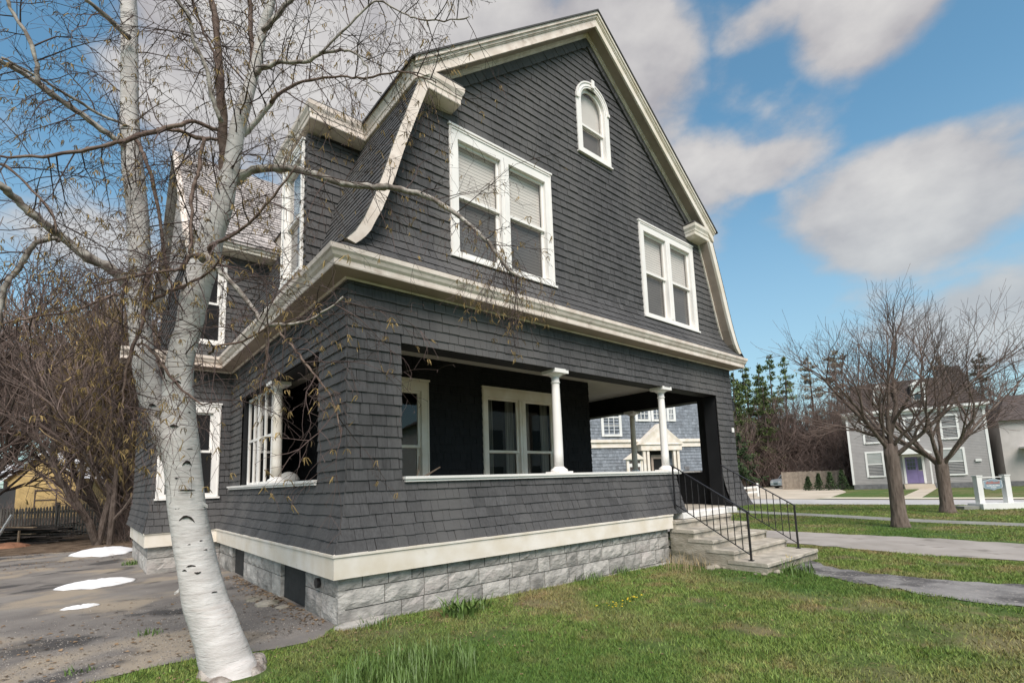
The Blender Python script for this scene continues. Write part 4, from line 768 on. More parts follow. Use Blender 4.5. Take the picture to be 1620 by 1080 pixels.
def grass(name, n, gen, hmul=1.0, wmul=1.0, label=None, tones=(.7, 1.5), mt='blade'):
    V = []; T = []
    while len(V) < n*3:
        x, y = gen()
        if not lawn_ok(x, y): continue
        if any(rg.uniform() < .88*max(0, 1 - ((x-bx_)**2 + (y-by_)**2)/(br_*br_)*(1 + .5*math.sin(9*x + 7*y)))**.7 for bx_, by_, br_ in BALD): continue
        d = math.hypot(x-CAM.x, y-CAM.y)
        h = rg.uniform(.010, .040)*hmul*(1 + .02*d); w = rg.uniform(.0016, .0032)*wmul*(1 + .17*d); a = rg.uniform(0, PI); ln = rg.normal(0, .8)*h; la = rg.uniform(0, 2*PI)
        z = gz(x); dx, dy = math.cos(a)*w, math.sin(a)*w
        V += [(x-dx, y-dy, z), (x+dx, y+dy, z), (x+ln*math.cos(la), y+ln*math.sin(la), z+h)]; t = rg.uniform(*tones)
        T.append((t*rg.uniform(.9, 1.15), t, t*rg.uniform(.7, 1.0), 1))
    V = np.array(V, dtype=np.float32); nf = len(V)//3; me = bpy.data.meshes.new(name)
    me.vertices.add(len(V)); me.vertices.foreach_set('co', V.ravel()); me.loops.add(len(V)); me.loops.foreach_set('vertex_index', np.arange(len(V), dtype=np.int32)); me.polygons.add(nf); me.polygons.foreach_set('loop_start', np.arange(0, len(V), 3, dtype=np.int32)); me.polygons.foreach_set('loop_total', np.full(nf, 3, dtype=np.int32))
    at = me.attributes.new('tone', 'FLOAT_COLOR', 'FACE'); at.data.foreach_set('color', np.array(T, dtype=np.float32).ravel()); me.update(calc_edges=True); me.materials.append(M[mt])
    o = bpy.data.objects.new(name, me); COL.objects.link(o); o['kind'] = 'stuff'; o['label'] = label; o['category'] = 'grass'; return o
def view_gen(dmin, dmax, a0=-.12, a1=1.62, pw=1.0):
    def g():
        a = rg.uniform(a0, a1); d = dmin + (dmax-dmin)*rg.uniform()**pw
        return CAM.x + d*math.cos(a), CAM.y + d*math.sin(a)
    return g
grass('lawn_grass', 330000, view_gen(1.6, 13, pw=1.35), label='short green lawn grass with brown patches in front of the house')
grass('far_lawn_grass', 90000, view_gen(11, 32, -.08, .62, 1.2), label='lawn grass along the street and drives', hmul=.9)
def clump(cx, cy, r):
    def g():
        a = rg.uniform(0, 2*PI); d = r*math.sqrt(rg.uniform()); return cx + d*math.cos(a), cy + d*math.sin(a)*.6
    return g
M['leafy'] = mat('leaf_green', (.105, .17, .042), .5, .35, 12, spec=.4)
def tall(name, pos, n, hr, wr, label, cat, lean=.5, spread=.2, mt='leafy', root=None):
    """clump of strap leaves, each bending over"""
    m = MB(); r = random.Random(int(pos[0]*100) + n)
    for i in range(n):
        a = r.uniform(0, 2*PI); d = spread*math.sqrt(r.random()); x, y = pos[0] + d*math.cos(a)*1.3, pos[1] + d*math.sin(a); h = r.uniform(*hr); w = r.uniform(*wr); b = r.uniform(0, 2*PI); l = lean*h*r.uniform(.3, 1.2)
        z = gz(x); px, py = -math.sin(b)*w, math.cos(b)*w; pts = []
        for f in (0, .4, .75, 1):
            ww = (1 - f**2.2); cx_, cy_ = x + l*f*f*math.cos(b), y + l*f*f*math.sin(b); pts.append(((cx_-px*ww, cy_-py*ww, z+h*(f - .25*f*f*l/h)), (cx_+px*ww, cy_+py*ww, z+h*(f-.25*f*f*l/h))))
        i0 = len(m.v)
        for q in pts: m.v += list(q)
        for k in range(3): m.f.append((i0+2*k, i0+2*k+1, i0+2*k+3, i0+2*k+2)); m.t.append(1.0); m.mi.append(0)
    o = m.make(name, M[mt], None); tag(o, label, cat); return o
tall('bulb_foliage', (-.1, -1.75), 900, (.10, .24), (.003, .006), 'thick clump of tall bulb leaves in the near lawn right of the birch', 'plant', .5, .42)
tall('leafy_plant', (1.22, -.42), 60, (.14, .30), (.012, .02), 'broad leaved green plant against the grey foundation stones', 'plant', .9, .16)
tall('leafy_plant', (1.55, -.30), 45, (.10, .20), (.007, .012), 'strappy green plant just right of the broad leaved one at the foundation', 'plant', .9, .16)
tall('grass_tuft', (.42, -.18), 60, (.06, .14), (.003, .006), 'grass tuft at the house corner beside the flat stone', 'plant', .6, .16)
tall('grass_tuft', (3.7, -.06), 80, (.08, .18), (.004, .007), 'green weed tuft at the foot of the foundation midway to the steps', 'plant', .6, .22)
tall('grass_tuft', (4.6, -.08), 60, (.08, .2), (.004, .008), 'green weed tuft against the foundation nearer the steps', 'plant', .6, .2)
tall('grass_tuft', (6.35, -1.95), 110, (.10, .26), (.005, .009), 'daffodil leaves at the foot of the concrete steps', 'plant', .6, .25)
tall('grass_tuft', (-1.9, .35), 40, (.03, .08), (.003, .006), 'small green tuft growing through the driveway gravel left of the birch', 'plant', .7, .08)
tall('grass_tuft', (-1.38, 1.25), 50, (.03, .09), (.003, .006), 'small weed tuft on the driveway beside the birch trunk', 'plant', .7, .09)
tall('grass_tuft', (-1.15, 8.0), 60, (.06, .14), (.006, .01), 'green tuft on the driveway in front of the far snow patch', 'plant', .7, .12)
tall('dry_grass', (5.75, -.45), 160, (.10, .34), (.003, .005), 'dry tan grass stems beside the left side of the steps', 'plant', .5, .4, mt='blind')
bpy.data.objects['dry_grass'].data.materials[0] = mat('straw', (.36, .28, .16), .8, .3, 9)
M['yellow'] = mat('petal_yellow', (.85, .60, .03), .5, .1)
def flowers(cx, cy, n, sp, label, h=.05):
    t = thing('yellow_flowers', label, 'flowers', (cx, cy, gz(cx))); r = random.Random(n); m = MB(); s = MB()
    for i in range(n):
        x, y = cx + r.gauss(0, sp), cy + r.gauss(0, sp*.4); z = gz(x) + h*r.uniform(.7, 1.3); s.tube([(x, y, gz(x)), (x, y, z)], .002, 3)
        k = 7; rr = r.uniform(.010, .017)
        m.poly([(x, y, z+.004)] + [(x + rr*math.cos(2*PI*j/(2*k))*(1 if j % 2 else .55), y + rr*math.sin(2*PI*j/(2*k))*(1 if j % 2 else .55), z+r.uniform(0, .008)) for j in range(2*k)], [(0, 1+j, 1+(j+1) % (2*k)) for j in range(2*k)])
    m.make('petals', M['yellow'], t, kind='stuff'); s.make('stems', M['leafy'], t, kind='stuff')
flowers(2.75, -1.38, 14, .12, 'patch of small yellow flowers low in the lawn in front of the foundation')
flowers(3.2, -1.28, 10, .12, 'second patch of small yellow flowers in the lawn, nearer the steps')
flowers(6.55, -1.78, 7, .08, 'few yellow daffodils at the foot of the steps', .2)
# dead leaves, twigs and gravel
def litter(name, n, gen, size, mt, label, flat=True, ok=None, zof=.012):
    m = MB(); r = random.Random(n)
    for i in range(n):
        x, y = gen(r)
        if ok and not ok(x, y): continue
        s_ = r.uniform(*size); a = r.uniform(0, 2*PI); z = gz(x) + zof; c, sn = math.cos(a)*s_, math.sin(a)*s_; k = r.uniform(.3, .7)
        hh = s_*r.uniform(.1, .6) if flat else s_*.7
        m.poly([(x-c, y-sn, z), (x+sn*k, y-c*k, z+hh), (x+c, y+sn, z+hh*.3), (x-sn*k, y+c*k, z+.001)] + ([(x, y, z+s_*1.0)] if not flat else []), [(0, 1, 2, 3)] if flat else [(0, 1, 4), (1, 2, 4), (2, 3, 4), (3, 0, 4)], r.uniform(.6, 1.4))
    o = m.make(name, M[mt], None, kind='stuff'); o['label'] = label; return o
M['deadleaf'] = mat('dead_leaf', (.20, .135, .08), .85, .4, 20, tone=True)
M['pebble'] = mat('pebble', (.26, .235, .21), .9, .35, 30, tone=True)
litter('dead_leaves', 2600, lambda r: (r.uniform(-1.5, 9.5), -.1 - abs(r.gauss(0, 1.0))), (.008, .02), 'deadleaf', 'dead leaves lying in the lawn', ok=lawn_ok)
litter('driveway_leaves', 1300, lambda r: (r.uniform(-3.5, .05), r.choice((12.4, 9.5, 1.9, .4)) + r.gauss(0, .6)), (.01, .03), 'deadleaf', 'dead leaves and twigs on the driveway', ok=lambda x, y: y > 0)
litter('foundation_leaves', 500, lambda r: (.06 - abs(r.gauss(0, .12)), r.uniform(.3, 4.5)), (.01, .03), 'deadleaf', 'dead leaves gathered along the side foundation')
litter('gravel', 9000, lambda r: (r.uniform(-4, .0), abs(r.gauss(0, 1.4))), (.003, .009), 'pebble', 'loose gravel on the old driveway', flat=False, ok=lambda x, y: y > .05, zof=.006)
m = MB(); m.prism([(.10, -.14), (.45, -.10), (.62, .02), (.5, .07), (.13, .07), (.0, -.02)], -.04, .03, 'xy'); tag(m.make('flat_stone', M['stone']), 'flat pale stone lying in the grass under the house corner', 'stone')
for i, (x, y, s_) in enumerate(((-.16, 1.75, .15), (-.08, 1.42, .09), (-.22, 2.15, .10))):
    m = MB(); m.lathe((x, y, 0), [(s_, 0), (s_*.95, s_*.2), (s_*.55, s_*.34), (s_*.1, s_*.36)], 7); tag(m.make('rubble_stone', M['concrete_side']), ['largest broken stone lying before the near side foundation opening', 'small broken stone nearest the house corner pipe', 'low broken stone farther back along the side foundation'][i], 'stone')
# ---------------------------------------------------------------- houses across the street
def wall_frame(O, ang): a = math.radians(ang); return (O, (math.cos(a), math.sin(a)), (-math.sin(a), math.cos(a)))
M['siding_grey'] = mat('siding_grey', (.33, .315, .31), .75, .06, 2)
M['siding_lt'] = mat('siding_light', (.46, .43, .41), .75, .06, 2)
M['siding_blue'] = mat('shingle_blue', (.21, .232, .262), .8, .15, 8, (1, 1, 1), tone=True)
M['roof_brown'] = mat('roof_brown', (.085, .068, .063), .85, .3, 3, (1, 1, 3), .5, 12, tone=True, bdist=.05)
M['paint_yel'] = mat('paint_ochre', (.50, .36, .16), .8, .15, 2)
M['paint_yel2'] = mat('paint_ochre_dark', (.36, .24, .06), .8, .15, 2)
M['purple'] = mat('paint_purple', (.20, .165, .32), .6, .08, 2)
M['found'] = mat('foundation_grey', (.16, .16, .165), .9, .2, 3)
M['plain_white'] = mat('trim_white', (.72, .72, .70), .6, .05, 1)
M['win_dark'] = mat('window_dark', (.03, .04, .045), .1, .3, 1, spec=.8)
M['win_shade'] = mat('window_shade', (.38, .44, .42), .25, .1, 1, spec=.6)
M['snowroof'] = mat('roof_snow', (.70, .71, .74), .7, .1, 1)
def wbox(m, fr, a, b, **k): m.box(a, b, fr=fr, **k)
def fwin(fr, a, b, c, d, par, shade=True, cas=.16, div=None):
    """window on a far wall: casing part with sashes, panes"""
    m = MB(); o = -.06
    wbox(m, fr, (a, o, c), (a+cas, .0, d)); wbox(m, fr, (b-cas, o, c), (b, 0, d)); wbox(m, fr, (a+cas+.001, o, d-cas), (b-cas-.001, 0, d)); wbox(m, fr, (a+cas+.001, o-.05, c), (b-cas-.001, 0, c+cas*.8))
    mid = (c+d)/2; wbox(m, fr, (a+cas+.001, -.03, mid-.04), (b-cas-.001, 0, mid+.04))
    if div:
        for i in range(1, div[0]): x = a+cas + (b-a-2*cas)*i/div[0]; wbox(m, fr, (x-.02, -.035, c+cas), (x+.02, -.005, d-cas))
        for j in range(1, div[1]): z = c+cas + (d-c-2*cas)*j/div[1]; wbox(m, fr, (a+cas, -.034, z-.02), (b-cas, -.006, z+.02))
    w = m.make('window', M['plain_white'], par)
    m = MB(); wbox(m, fr, (a+cas, -.012, mid+.04), (b-cas, .01, d-cas)); m.make('pane', M['win_shade' if shade else 'win_dark'], w)
    m = MB(); wbox(m, fr, (a+cas, -.012, c+cas*.8), (b-cas, .01, mid-.04)); m.make('pane', M['win_dark'], w)
    return w
# grey mansard house
G = thing('grey_house', 'grey clapboard house with brown mansard roof and purple front door across the street', 'house', (49.59, 9.71, -.3))
GA = -74
fg = ((49.59, 9.71, 0), (.93*math.cos(math.radians(GA)), .93*math.sin(math.radians(GA))), (-math.sin(math.radians(GA)), math.cos(math.radians(GA))))
m = MB(); wbox(m, fg, (0, 0, .1), (10, 9, 6.2)); m.make('wall', M['siding_grey'], G)
m = MB()
for i in range(48): z = .14 + i*.125; m.poly([to_fr(fg, (0.02, -.002, z+.12)), to_fr(fg, (9.98, -.002, z+.12)), to_fr(fg, (9.98, -.022, z)), to_fr(fg, (.02, -.022, z)), to_fr(fg, (9.98, .0, z)), to_fr(fg, (.02, 0, z))], [(3, 2, 1, 0), (5, 4, 2, 3)])
m.make('clapboards', M['siding_grey'], G, kind='stuff')
m = MB(); wbox(m, fg, (.05, -.02, -.5), (9.95, 8.9, .099)); m.make('foundation', M['found'], G)
for a in (-.03, 9.85):
    m = MB(); wbox(m, fg, (a, -.05, .1), (a+.18, .1, 6.2)); m.make('corner_board', M['plain_white'], G)
m = MB(); wbox(m, fg, (-.35, -.4, 6.2), (10.35, 9.3, 6.42)); wbox(m, fg, (-.1, -.12, 5.95), (10.1, .0, 6.199)); m.make('eave', M['plain_white'], G)
def frust(m, fr, x0, x1, y0, y1, z0, z1, ins, n=14):
    for k in range(n):
        f0, f1 = k/n, (k+1)/n; i0 = ins*(1-(1-f0)**1.5); i1 = ins*(1-(1-f1)**1.5); a, b = z0+(z1-z0)*f0, z0+(z1-z0)*f1; ov = .04
        P0 = [(x0+i0-ov, y0+i0-ov), (x1-i0+ov, y0+i0-ov), (x1-i0+ov, y1-i0+ov), (x0+i0-ov, y1-i0+ov)]; P1 = [(x0+i1, y0+i1), (x1-i1, y0+i1), (x1-i1, y1-i1), (x0+i1, y1-i1)]
        vs = [to_fr(fr, (p[0], p[1], a)) for p in P0] + [to_fr(fr, (p[0], p[1], b)) for p in P1]
        m.poly(vs, [(0, 1, 5, 4), (1, 2, 6, 5), (2, 3, 7, 6), (3, 0, 4, 7), (3, 2, 1, 0)] + ([(4, 5, 6, 7)] if k == n-1 else []), rnd.uniform(.85, 1.15))
m = MB(); frust(m, fg, -.25, 10.25, -.3, 9.2, 6.42, 8.95, 1.0); m.make('roof', M['roof_brown'], G)
m = MB(); frust(m, fg, 6.3, 10.2, -.1, 4, 6.5, 9.75, 1.2); m.make('roof', M['roof_brown'], G)
for a, b in ((2.3, 3.5), (5.2, 6.3)):
    d = MB(); wbox(d, fg, (a, -.05, 6.9), (b, 1.4, 8.35)); dm = d.make('dormer', M['siding_grey'], G)
    d = MB(); d.poly([to_fr(fg, q) for q in ((a-.12, -.2, 8.35), (b+.12, -.2, 8.35), ((a+b)/2, -.2, 8.75), (a-.12, 1.4, 8.35), (b+.12, 1.4, 8.35), ((a+b)/2, 1.4, 8.75))], [(0, 1, 2), (0, 2, 5, 3), (1, 4, 5, 2), (0, 3, 4, 1)]); d.make('dormer_roof', M['plain_white'], dm)
    fwin((to_fr(fg, (0, -.06, 0)), fg[1], fg[2]), a+.08, b-.08, 7.0, 8.3, dm, cas=.12)
for a, b, c, d_, s_ in ((1.17, 2.62, .72, 2.95, 1), (1.2, 2.6, 3.62, 5.7, 0), (4.35, 5.4, 3.62, 5.7, 0), (6.7, 8.35, .70, 2.95, 1), (6.9, 8.2, 3.62, 5.7, 0)): fwin(fg, a, b, c, d_, G, shade=s_)
m = MB(); wbox(m, fg, (3.95, -.05, .12), (4.12, 0, 2.5)); wbox(m, fg, (5.33, -.05, .12), (5.5, 0, 2.5)); wbox(m, fg, (4.121, -.05, 2.33), (5.329, 0, 2.5)); dr = m.make('door_frame', M['plain_white'], G)
m = MB(); wbox(m, fg, (4.125, -.03, .14), (4.95, 0, 2.32)); d2 = m.make('door', M['purple'], G)
m = MB(); wbox(m, fg, (5.02, -.03, .14), (5.325, 0, 1.15)); wbox(m, fg, (4.955, -.04, .14), (5.015, 0, 2.32)); m.make('sidelight', M['purple'], G)
m = MB()
for i in range(3):
    for j in range(3): wbox(m, fg, (4.25+i*.21, -.045, 1.28+j*.31), (4.42+i*.21, -.031, 1.54+j*.31))
wbox(m, fg, (5.06, -.045, 1.25), (5.29, -.031, 2.2)); m.make('pane', M['win_dark'], d2)
m = MB(); m.poly([to_fr(fg, q) for q in ((3.5, -1.3, 2.55), (6.0, -1.3, 2.55), (4.75, -1.3, 3.2), (3.5, 0, 2.55), (6.0, 0, 2.55), (4.75, 0, 3.2), (3.5, -1.3, 2.65), (6, -1.3, 2.65), (4.75, -1.3, 3.32), (3.5, 0, 2.65), (6, 0, 2.65), (4.75, 0, 3.32))], [(0, 1, 2), (6, 8, 11, 9), (7, 10, 11, 8), (0, 3, 4, 1), (0, 2, 8, 6), (2, 1, 7, 8)]); m.make('porch_hood', M['plain_white'], G)
m = MB(); wbox(m, fg, (5.75, -1.15, -.3), (5.86, -1.04, 2.55)); m.make('hood_post', M['plain_white'], G)
for k in range(3): m = MB(); wbox(m, fg, (3.8, -1.2-.32*k, -.35), (5.9, -.03 if k == 0 else -1.2-.32*(k-1), .08-.15*k)); m.make('step', M['lot'], G)
m = MB(); wbox(m, fg, (8.95, -.12, 1.75), (9.35, -.0, 1.95)); m.make('wall_light', M['plain_white'], G)
# neighbour on the right
NB = thing('light_grey_house', 'pale grey house with a hooded door at the right edge beside the mansard house', 'house', (55, -2.2, -.3))
fn = wall_frame((53.3, .1, 0), -70)
m = MB(); wbox(m, fn, (0, .3, .1), (9, 7, 4.9)); m.make('wall', M['siding_lt'], NB)
m = MB(); wbox(m, fn, (0, .28, -.5), (9, 6.9, .099)); m.make('foundation', M['found'], NB)
m = MB(); m.poly([to_fr(fn, q) for q in ((-.3, -.1, 4.9), (9, -.1, 4.9), (9, 3.5, 7.2), (1.5, 3.5, 7.2), (-.3, 7, 4.9), (9, 7, 4.9))], [(0, 1, 2, 3), (0, 3, 4), (4, 3, 2, 5), (0, 4, 5, 1)]); m.make('roof', M['roof_brown'], NB)
fwin(wall_frame(to_fr(fn, (0, .29, 0)), -70), 1.75, 2.5, 3.3, 4.55, NB, cas=.11)
fw_ = wall_frame(to_fr(fn, (0, .29, 0)), -70); fwin(fw_, 1.8, 2.65, .65, 2.5, NB, shade=0, cas=.14)
m = MB(); wbox(m, fn, (1.0, -.9, 2.62), (3.6, .28, 2.75)); wbox(m, fn, (1.0, -.85, .1), (1.1, -.75, 2.62)); wbox(m, fn, (2.95, -.85, .1), (3.05, -.75, 2.62)); m.make('door_hood', M['plain_white'], NB)
# blue grey shingled building seen through the porch
BL = thing('blue_building', 'blue grey shingled building with cream band and pedimented doorway seen through the porch', 'building', (25.6, 13.5, -.25))
fb = wall_frame((25.611, 13.497, 0), -24)
m = MB(); wbox(m, fb, (-14, 0, -.3), (4.1, 9, 8.5)); m.make('wall', M['siding_blue'], BL)
m = MB(); rb = random.Random(2); z = -.25
while z < 8.3:
    x = -6.0
    while x < 4.08:
        w_ = rb.uniform(.10, .24); x1 = min(4.09, x+w_)
        q = [to_fr(fb, (x, -.028, z)), to_fr(fb, (x1-.006, -.028, z)), to_fr(fb, (x1-.006, -.004, z+.2)), to_fr(fb, (x, -.004, z+.2)), to_fr(fb, (x, 0, z)), to_fr(fb, (x1-.006, 0, z))]
        if -.5 < z: m.poly(q, [(0, 1, 2, 3), (4, 5, 1, 0)], rb.gauss(1, .12))
        x = x1
    z += .2
m.make('shingle_siding', M['siding_blue'], BL, kind='stuff')
m = MB(); wbox(m, fb, (-8, -.10, 3.30), (4.15, .0, 3.62)); wbox(m, fb, (-8, -.2, 3.621), (4.2, 0, 3.80)); m.make('belt_band', M['cream'], BL)
m = MB(); wbox(m, fb, (4.0, -.06, -.3), (4.14, .1, 8.5)); m.make('corner_board', M['plain_white'], BL)
for a, b, c, d_ in ((-3.75, -2.35, 4.0, 6.4), (-1.35, -.25, 4.95, 6.6), (-.2, .9, 4.95, 6.6), (.95, 1.6, 4.95, 6.6)): fwin(fb, a, b, c, d_, BL, shade=0, cas=.17, div=(3, 4))
en = MB()
for a in (-1.25, -.98, .9, 1.17): wbox(en, fb, (a, -.55, -.3), (a+.17, -.38, 3.05))
en.make('pilaster', M['cream'], BL)
m = MB(); wbox(m, fb, (-1.4, -.62, 3.06), (1.5, -.0, 3.42)); m.poly([to_fr(fb, q) for q in ((-1.55, -.7, 3.43), (1.65, -.7, 3.43), (.05, -.7, 4.75), (-1.55, 0, 3.43), (1.65, 0, 3.43), (.05, 0, 4.75), (-1.1, -.66, 3.5), (1.2, -.66, 3.5), (.05, -.66, 4.45))], [(0, 1, 7, 6), (1, 2, 8, 7), (2, 0, 6, 8), (6, 7, 8), (0, 2, 5, 3), (1, 4, 5, 2), (0, 3, 4, 1)]); m.make('pediment', M['cream'], BL)
m = MB(); wbox(m, fb, (-.8, -.045, -.3), (.88, -.0, 3.05)); dd = m.make('doorway', M['unlit_dark'], BL)
m = MB(); wbox(m, fb, (-.45, -.10, -.3), (-.3, -.046, 2.8)); wbox(m, fb, (-.299, -.10, 2.55), (.75, -.046, 2.8)); m.make('door_frame', M['soffit'], BL)
m = MB(); wbox(m, fb, (2.0, -.05, 1.8), (2.35, -.029, 2.03)); m.make('wall_vent', M['found'], BL)
m = MB(); m.poly([to_fr(fb, q) for q in ((-14.5, -.5, 8.5), (4.6, -.5, 8.5), (4.6, 4.5, 12), (-14.5, 4.5, 12), (-14.5, 9.5, 8.5), (4.6, 9.5, 8.5))], [(0, 1, 2, 3), (3, 2, 5, 4), (0, 3, 4), (1, 5, 2), (0, 4, 5, 1)]); m.make('roof', M['roof_brown'], BL)
NT = thing('notice_board', 'small cream notice board with a pointed top standing before the blue building', 'notice board', to_fr(fb, (-2.3, -1.2, -.25)))
m = MB(); wbox(m, fb, (-2.8, -1.25, -.25), (-2.68, -1.13, 2.5)); wbox(m, fb, (-1.85, -1.25, -.25), (-1.73, -1.13, 2.5)); m.make('post', M['cream'], NT)
m = MB(); wbox(m, fb, (-2.679, -1.22, 1.75), (-1.851, -1.16, 2.5)); m.make('board', M['plain_white'], NT)
m = MB(); m.poly([to_fr(fb, q) for q in ((-2.95, -1.35, 2.5), (-1.58, -1.35, 2.5), (-2.26, -1.35, 2.95), (-2.95, -1.05, 2.5), (-1.58, -1.05, 2.5), (-2.26, -1.05, 2.95))], [(0, 1, 2), (0, 2, 5, 3), (1, 4, 5, 2), (3, 5, 4), (0, 3, 4, 1)]); m.make('pediment_top', M['cream'], NT)
m = MB(); wbox(m, fb, (-2.62, -1.23, 2.27), (-1.9, -1.221, 2.42)); wbox(m, fb, (-2.6, -1.23, 1.8), (-1.92, -1.221, 2.05)); m.make('lettering_strip', M['roof_brown'], NT)
# yellow house and grey shed on the far left
Y = thing('yellow_house', 'ochre yellow house with pale snowy roof half hidden behind the brush', 'house', (-3.8, 47, 0))
fy = wall_frame((-6.3, 48.9, 0), -37)
m = MB(); wbox(m, fy, (0, 0, -.2), (5.2, 6, 3.0)); m.poly([to_fr(fy, q) for q in ((0, 0, 3.0), (2.6, 0, 4.9), (5.2, 0, 3.0), (0, 6, 3.0), (2.6, 6, 4.9), (5.2, 6, 3.0))], [(0, 2, 1), (3, 4, 5), (0, 1, 4, 3), (1, 2, 5, 4)]); m.make('wall', M['paint_yel'], Y)
m = MB(); m.poly([to_fr(fy, q) for q in ((-.3, -.3, 2.85), (2.6, -.3, 5.0), (5.5, -.3, 2.85), (-.3, 6, 2.85), (2.6, 6, 5.0), (5.5, 6, 2.85), (-.3, -.3, 2.7), (2.6, -.3, 4.85), (5.5, -.3, 2.7))], [(0, 3, 4, 1), (1, 4, 5, 2), (0, 1, 7, 6), (1, 2, 8, 7)]); m.make('roof', M['snowroof'], Y)
m = MB(); wbox(m, fy, (2.0, -.05, 2.0), (3.6, 0, 2.1)); wbox(m, fy, (2.0, -.05, .6), (2.07, 0, 2.0)); wbox(m, fy, (3.53, -.05, .6), (3.6, 0, 2.0)); wbox(m, fy, (2.07, -.05, 1.3), (3.53, 0, 1.36)); m.make('garage_trim', M['roof_brown'], Y)
m = MB(); wbox(m, fy, (-1.5, 1, -.2), (0, 5, 1.6)); m.make('lean_to', M['paint_yel2'], Y)
SHD = thing('grey_shed', 'grey porch roofed shed at the far left edge beyond the picket fence', 'shed', (-7, 42, 0))
fs_ = wall_frame((-10.6, 43.6, 0), -37)
m = MB(); wbox(m, fs_, (0, 1.5, -.2), (4.2, 3, 2.2)); m.make('wall', M['siding_grey'], SHD)
for i in range(5): m = MB(); wbox(m, fs_, (.2+i*.95, 0, -.2), (.42+i*.95, .2, 2.2)); m.make('post', M['siding_lt'], SHD)
m = MB(); m.poly([to_fr(fs_, q) for q in ((-.3, -.4, 2.2), (4.6, -.4, 2.2), (4.6, 3, 3.6), (-.3, 3, 3.6), (-.3, -.4, 2.45), (4.6, -.4, 2.45), (4.6, 3, 3.8), (-.3, 3, 3.8))], [(0, 3, 2, 1), (4, 5, 6, 7), (0, 1, 5, 4), (1, 2, 6, 5)], mi=0); m.make('roof', M['snowroof'], SHD)
# picket fence
M['oldwood'] = mat('old_wood', (.13, .115, .10), .9, .3, 6, (3, 3, .6), .4, 20, tone=True)
FE = thing('picket_fence', 'weathered grey picket fence running behind the wood pile on the left', 'fence', (-4, 22.6, 0))
ff = wall_frame((-9.0, 26.4, 0), -37.1); rf = random.Random(8)
for i in range(96):
    x = i*.112; h = 1.12 + rf.uniform(-.04, .04) + .04*math.sin(x*.8); m = MB(); l = rf.uniform(-.015, .015); w_ = .07
    m.poly([to_fr(ff, q) for q in ((x, 0, 0), (x+w_, 0, 0), (x+w_+l, 0, h-.06), (x+w_/2+l, 0, h), (x+l, 0, h-.06), (x, .02, 0), (x+w_, .02, 0), (x+w_+l, .02, h-.06), (x+w_/2+l, .02, h), (x+l, .02, h-.06))], [(0, 1, 2, 3, 4), (9, 8, 7, 6, 5), (1, 6, 7, 2), (2, 7, 8, 3), (3, 8, 9, 4), (4, 9, 5, 0)], rf.uniform(.7, 1.3)); m.make('picket', M['oldwood'], FE)
for z in (.3, .85): m = MB(); wbox(m, ff, (-.1, .021, z), (10.8, .06, z+.09)); m.make('rail', M['oldwood'], FE)
for i in range(5): m = MB(); wbox(m, ff, (i*2.6, .061, 0), (i*2.6+.1, .16, 1.25)); m.make('post', M['oldwood'], FE)
WP = thing('wood_pile', 'untidy pile of dark and pale boards stacked in front of the picket fence', 'wood pile', (-3.6, 17.6, 0))
rw = random.Random(12)
M['wetwood'] = mat('dark_wood', (.055, .045, .04), .8, .3, 6, (1, 1, 1), .3, 20, tone=True); M['palewood'] = mat('pale_wood', (.34, .25, .17), .8, .2, 6)
for i in range(34):
    L = rw.uniform(1.6, 3.0); a = math.radians(-37 + rw.gauss(0, 7)); z = .04 + .045*(i//3) + rw.uniform(0, .02); cx, cy = -3.4 + rw.uniform(-.5, .45) + .0*i, 17.9 + rw.uniform(-.5, .3); c, s_ = math.cos(a), math.sin(a); tl = rw.gauss(0, .03)
    m = MB(); fr_ = ((cx, cy, 0), (c, s_), (-s_, c)); w_ = rw.uniform(.05, .12)
    m.poly([to_fr(fr_, (x*L/2, y*w_, z + zz + tl*x)) for zz in (0, .03) for x, y in ((-1, -1), (1, -1), (1, 1), (-1, 1))], [(3, 2, 1, 0), (4, 5, 6, 7), (0, 1, 5, 4), (1, 2, 6, 5), (2, 3, 7, 6), (3, 0, 4, 7)], rw.uniform(.7, 1.4)); m.make('board', M['palewood' if rw.random() < .16 else 'wetwood'], WP)
m = MB(); m.tube([(-3.95, 16.9, .05), (-3.6, 17.1, .95)], .035, 4); m.make('board', M['plain_white'], WP)
m = MB(); m.tube([(-3.4, 17.0, .0), (-3.4, 17.05, .45)], .03, 4); m.make('board', M['palewood'], WP)
m = MB(); m.lathe((-3.55, 16.3, 0), [(.5, 0), (.45, .06), (.2, .14), (.02, .16)], 10); tag(m.make('dirt_heap', mat('red_dirt', (.30, .15, .09), .95, .2)), 'low heap of reddish earth at the front of the wood pile', 'earth')
BR = thing('marker_barrel', 'white plastic marker with an orange patch beside the rear corner of the house', 'marker', (-.16, 15.9, 0))
m = MB(); m.lathe((-.16, 15.9, 0), [(.17, 0), (.15, .1), (.12, .95), (.08, 1.0)], 14); m.make('body', M['plain_white'], BR, smooth=True)
m = MB(); m.lathe((-.16, 15.9, 0), [(.141, .62), (.131, .88)], 14); m.make('orange_band', mat('orange', (.75, .30, .02), .5, .05), BR)
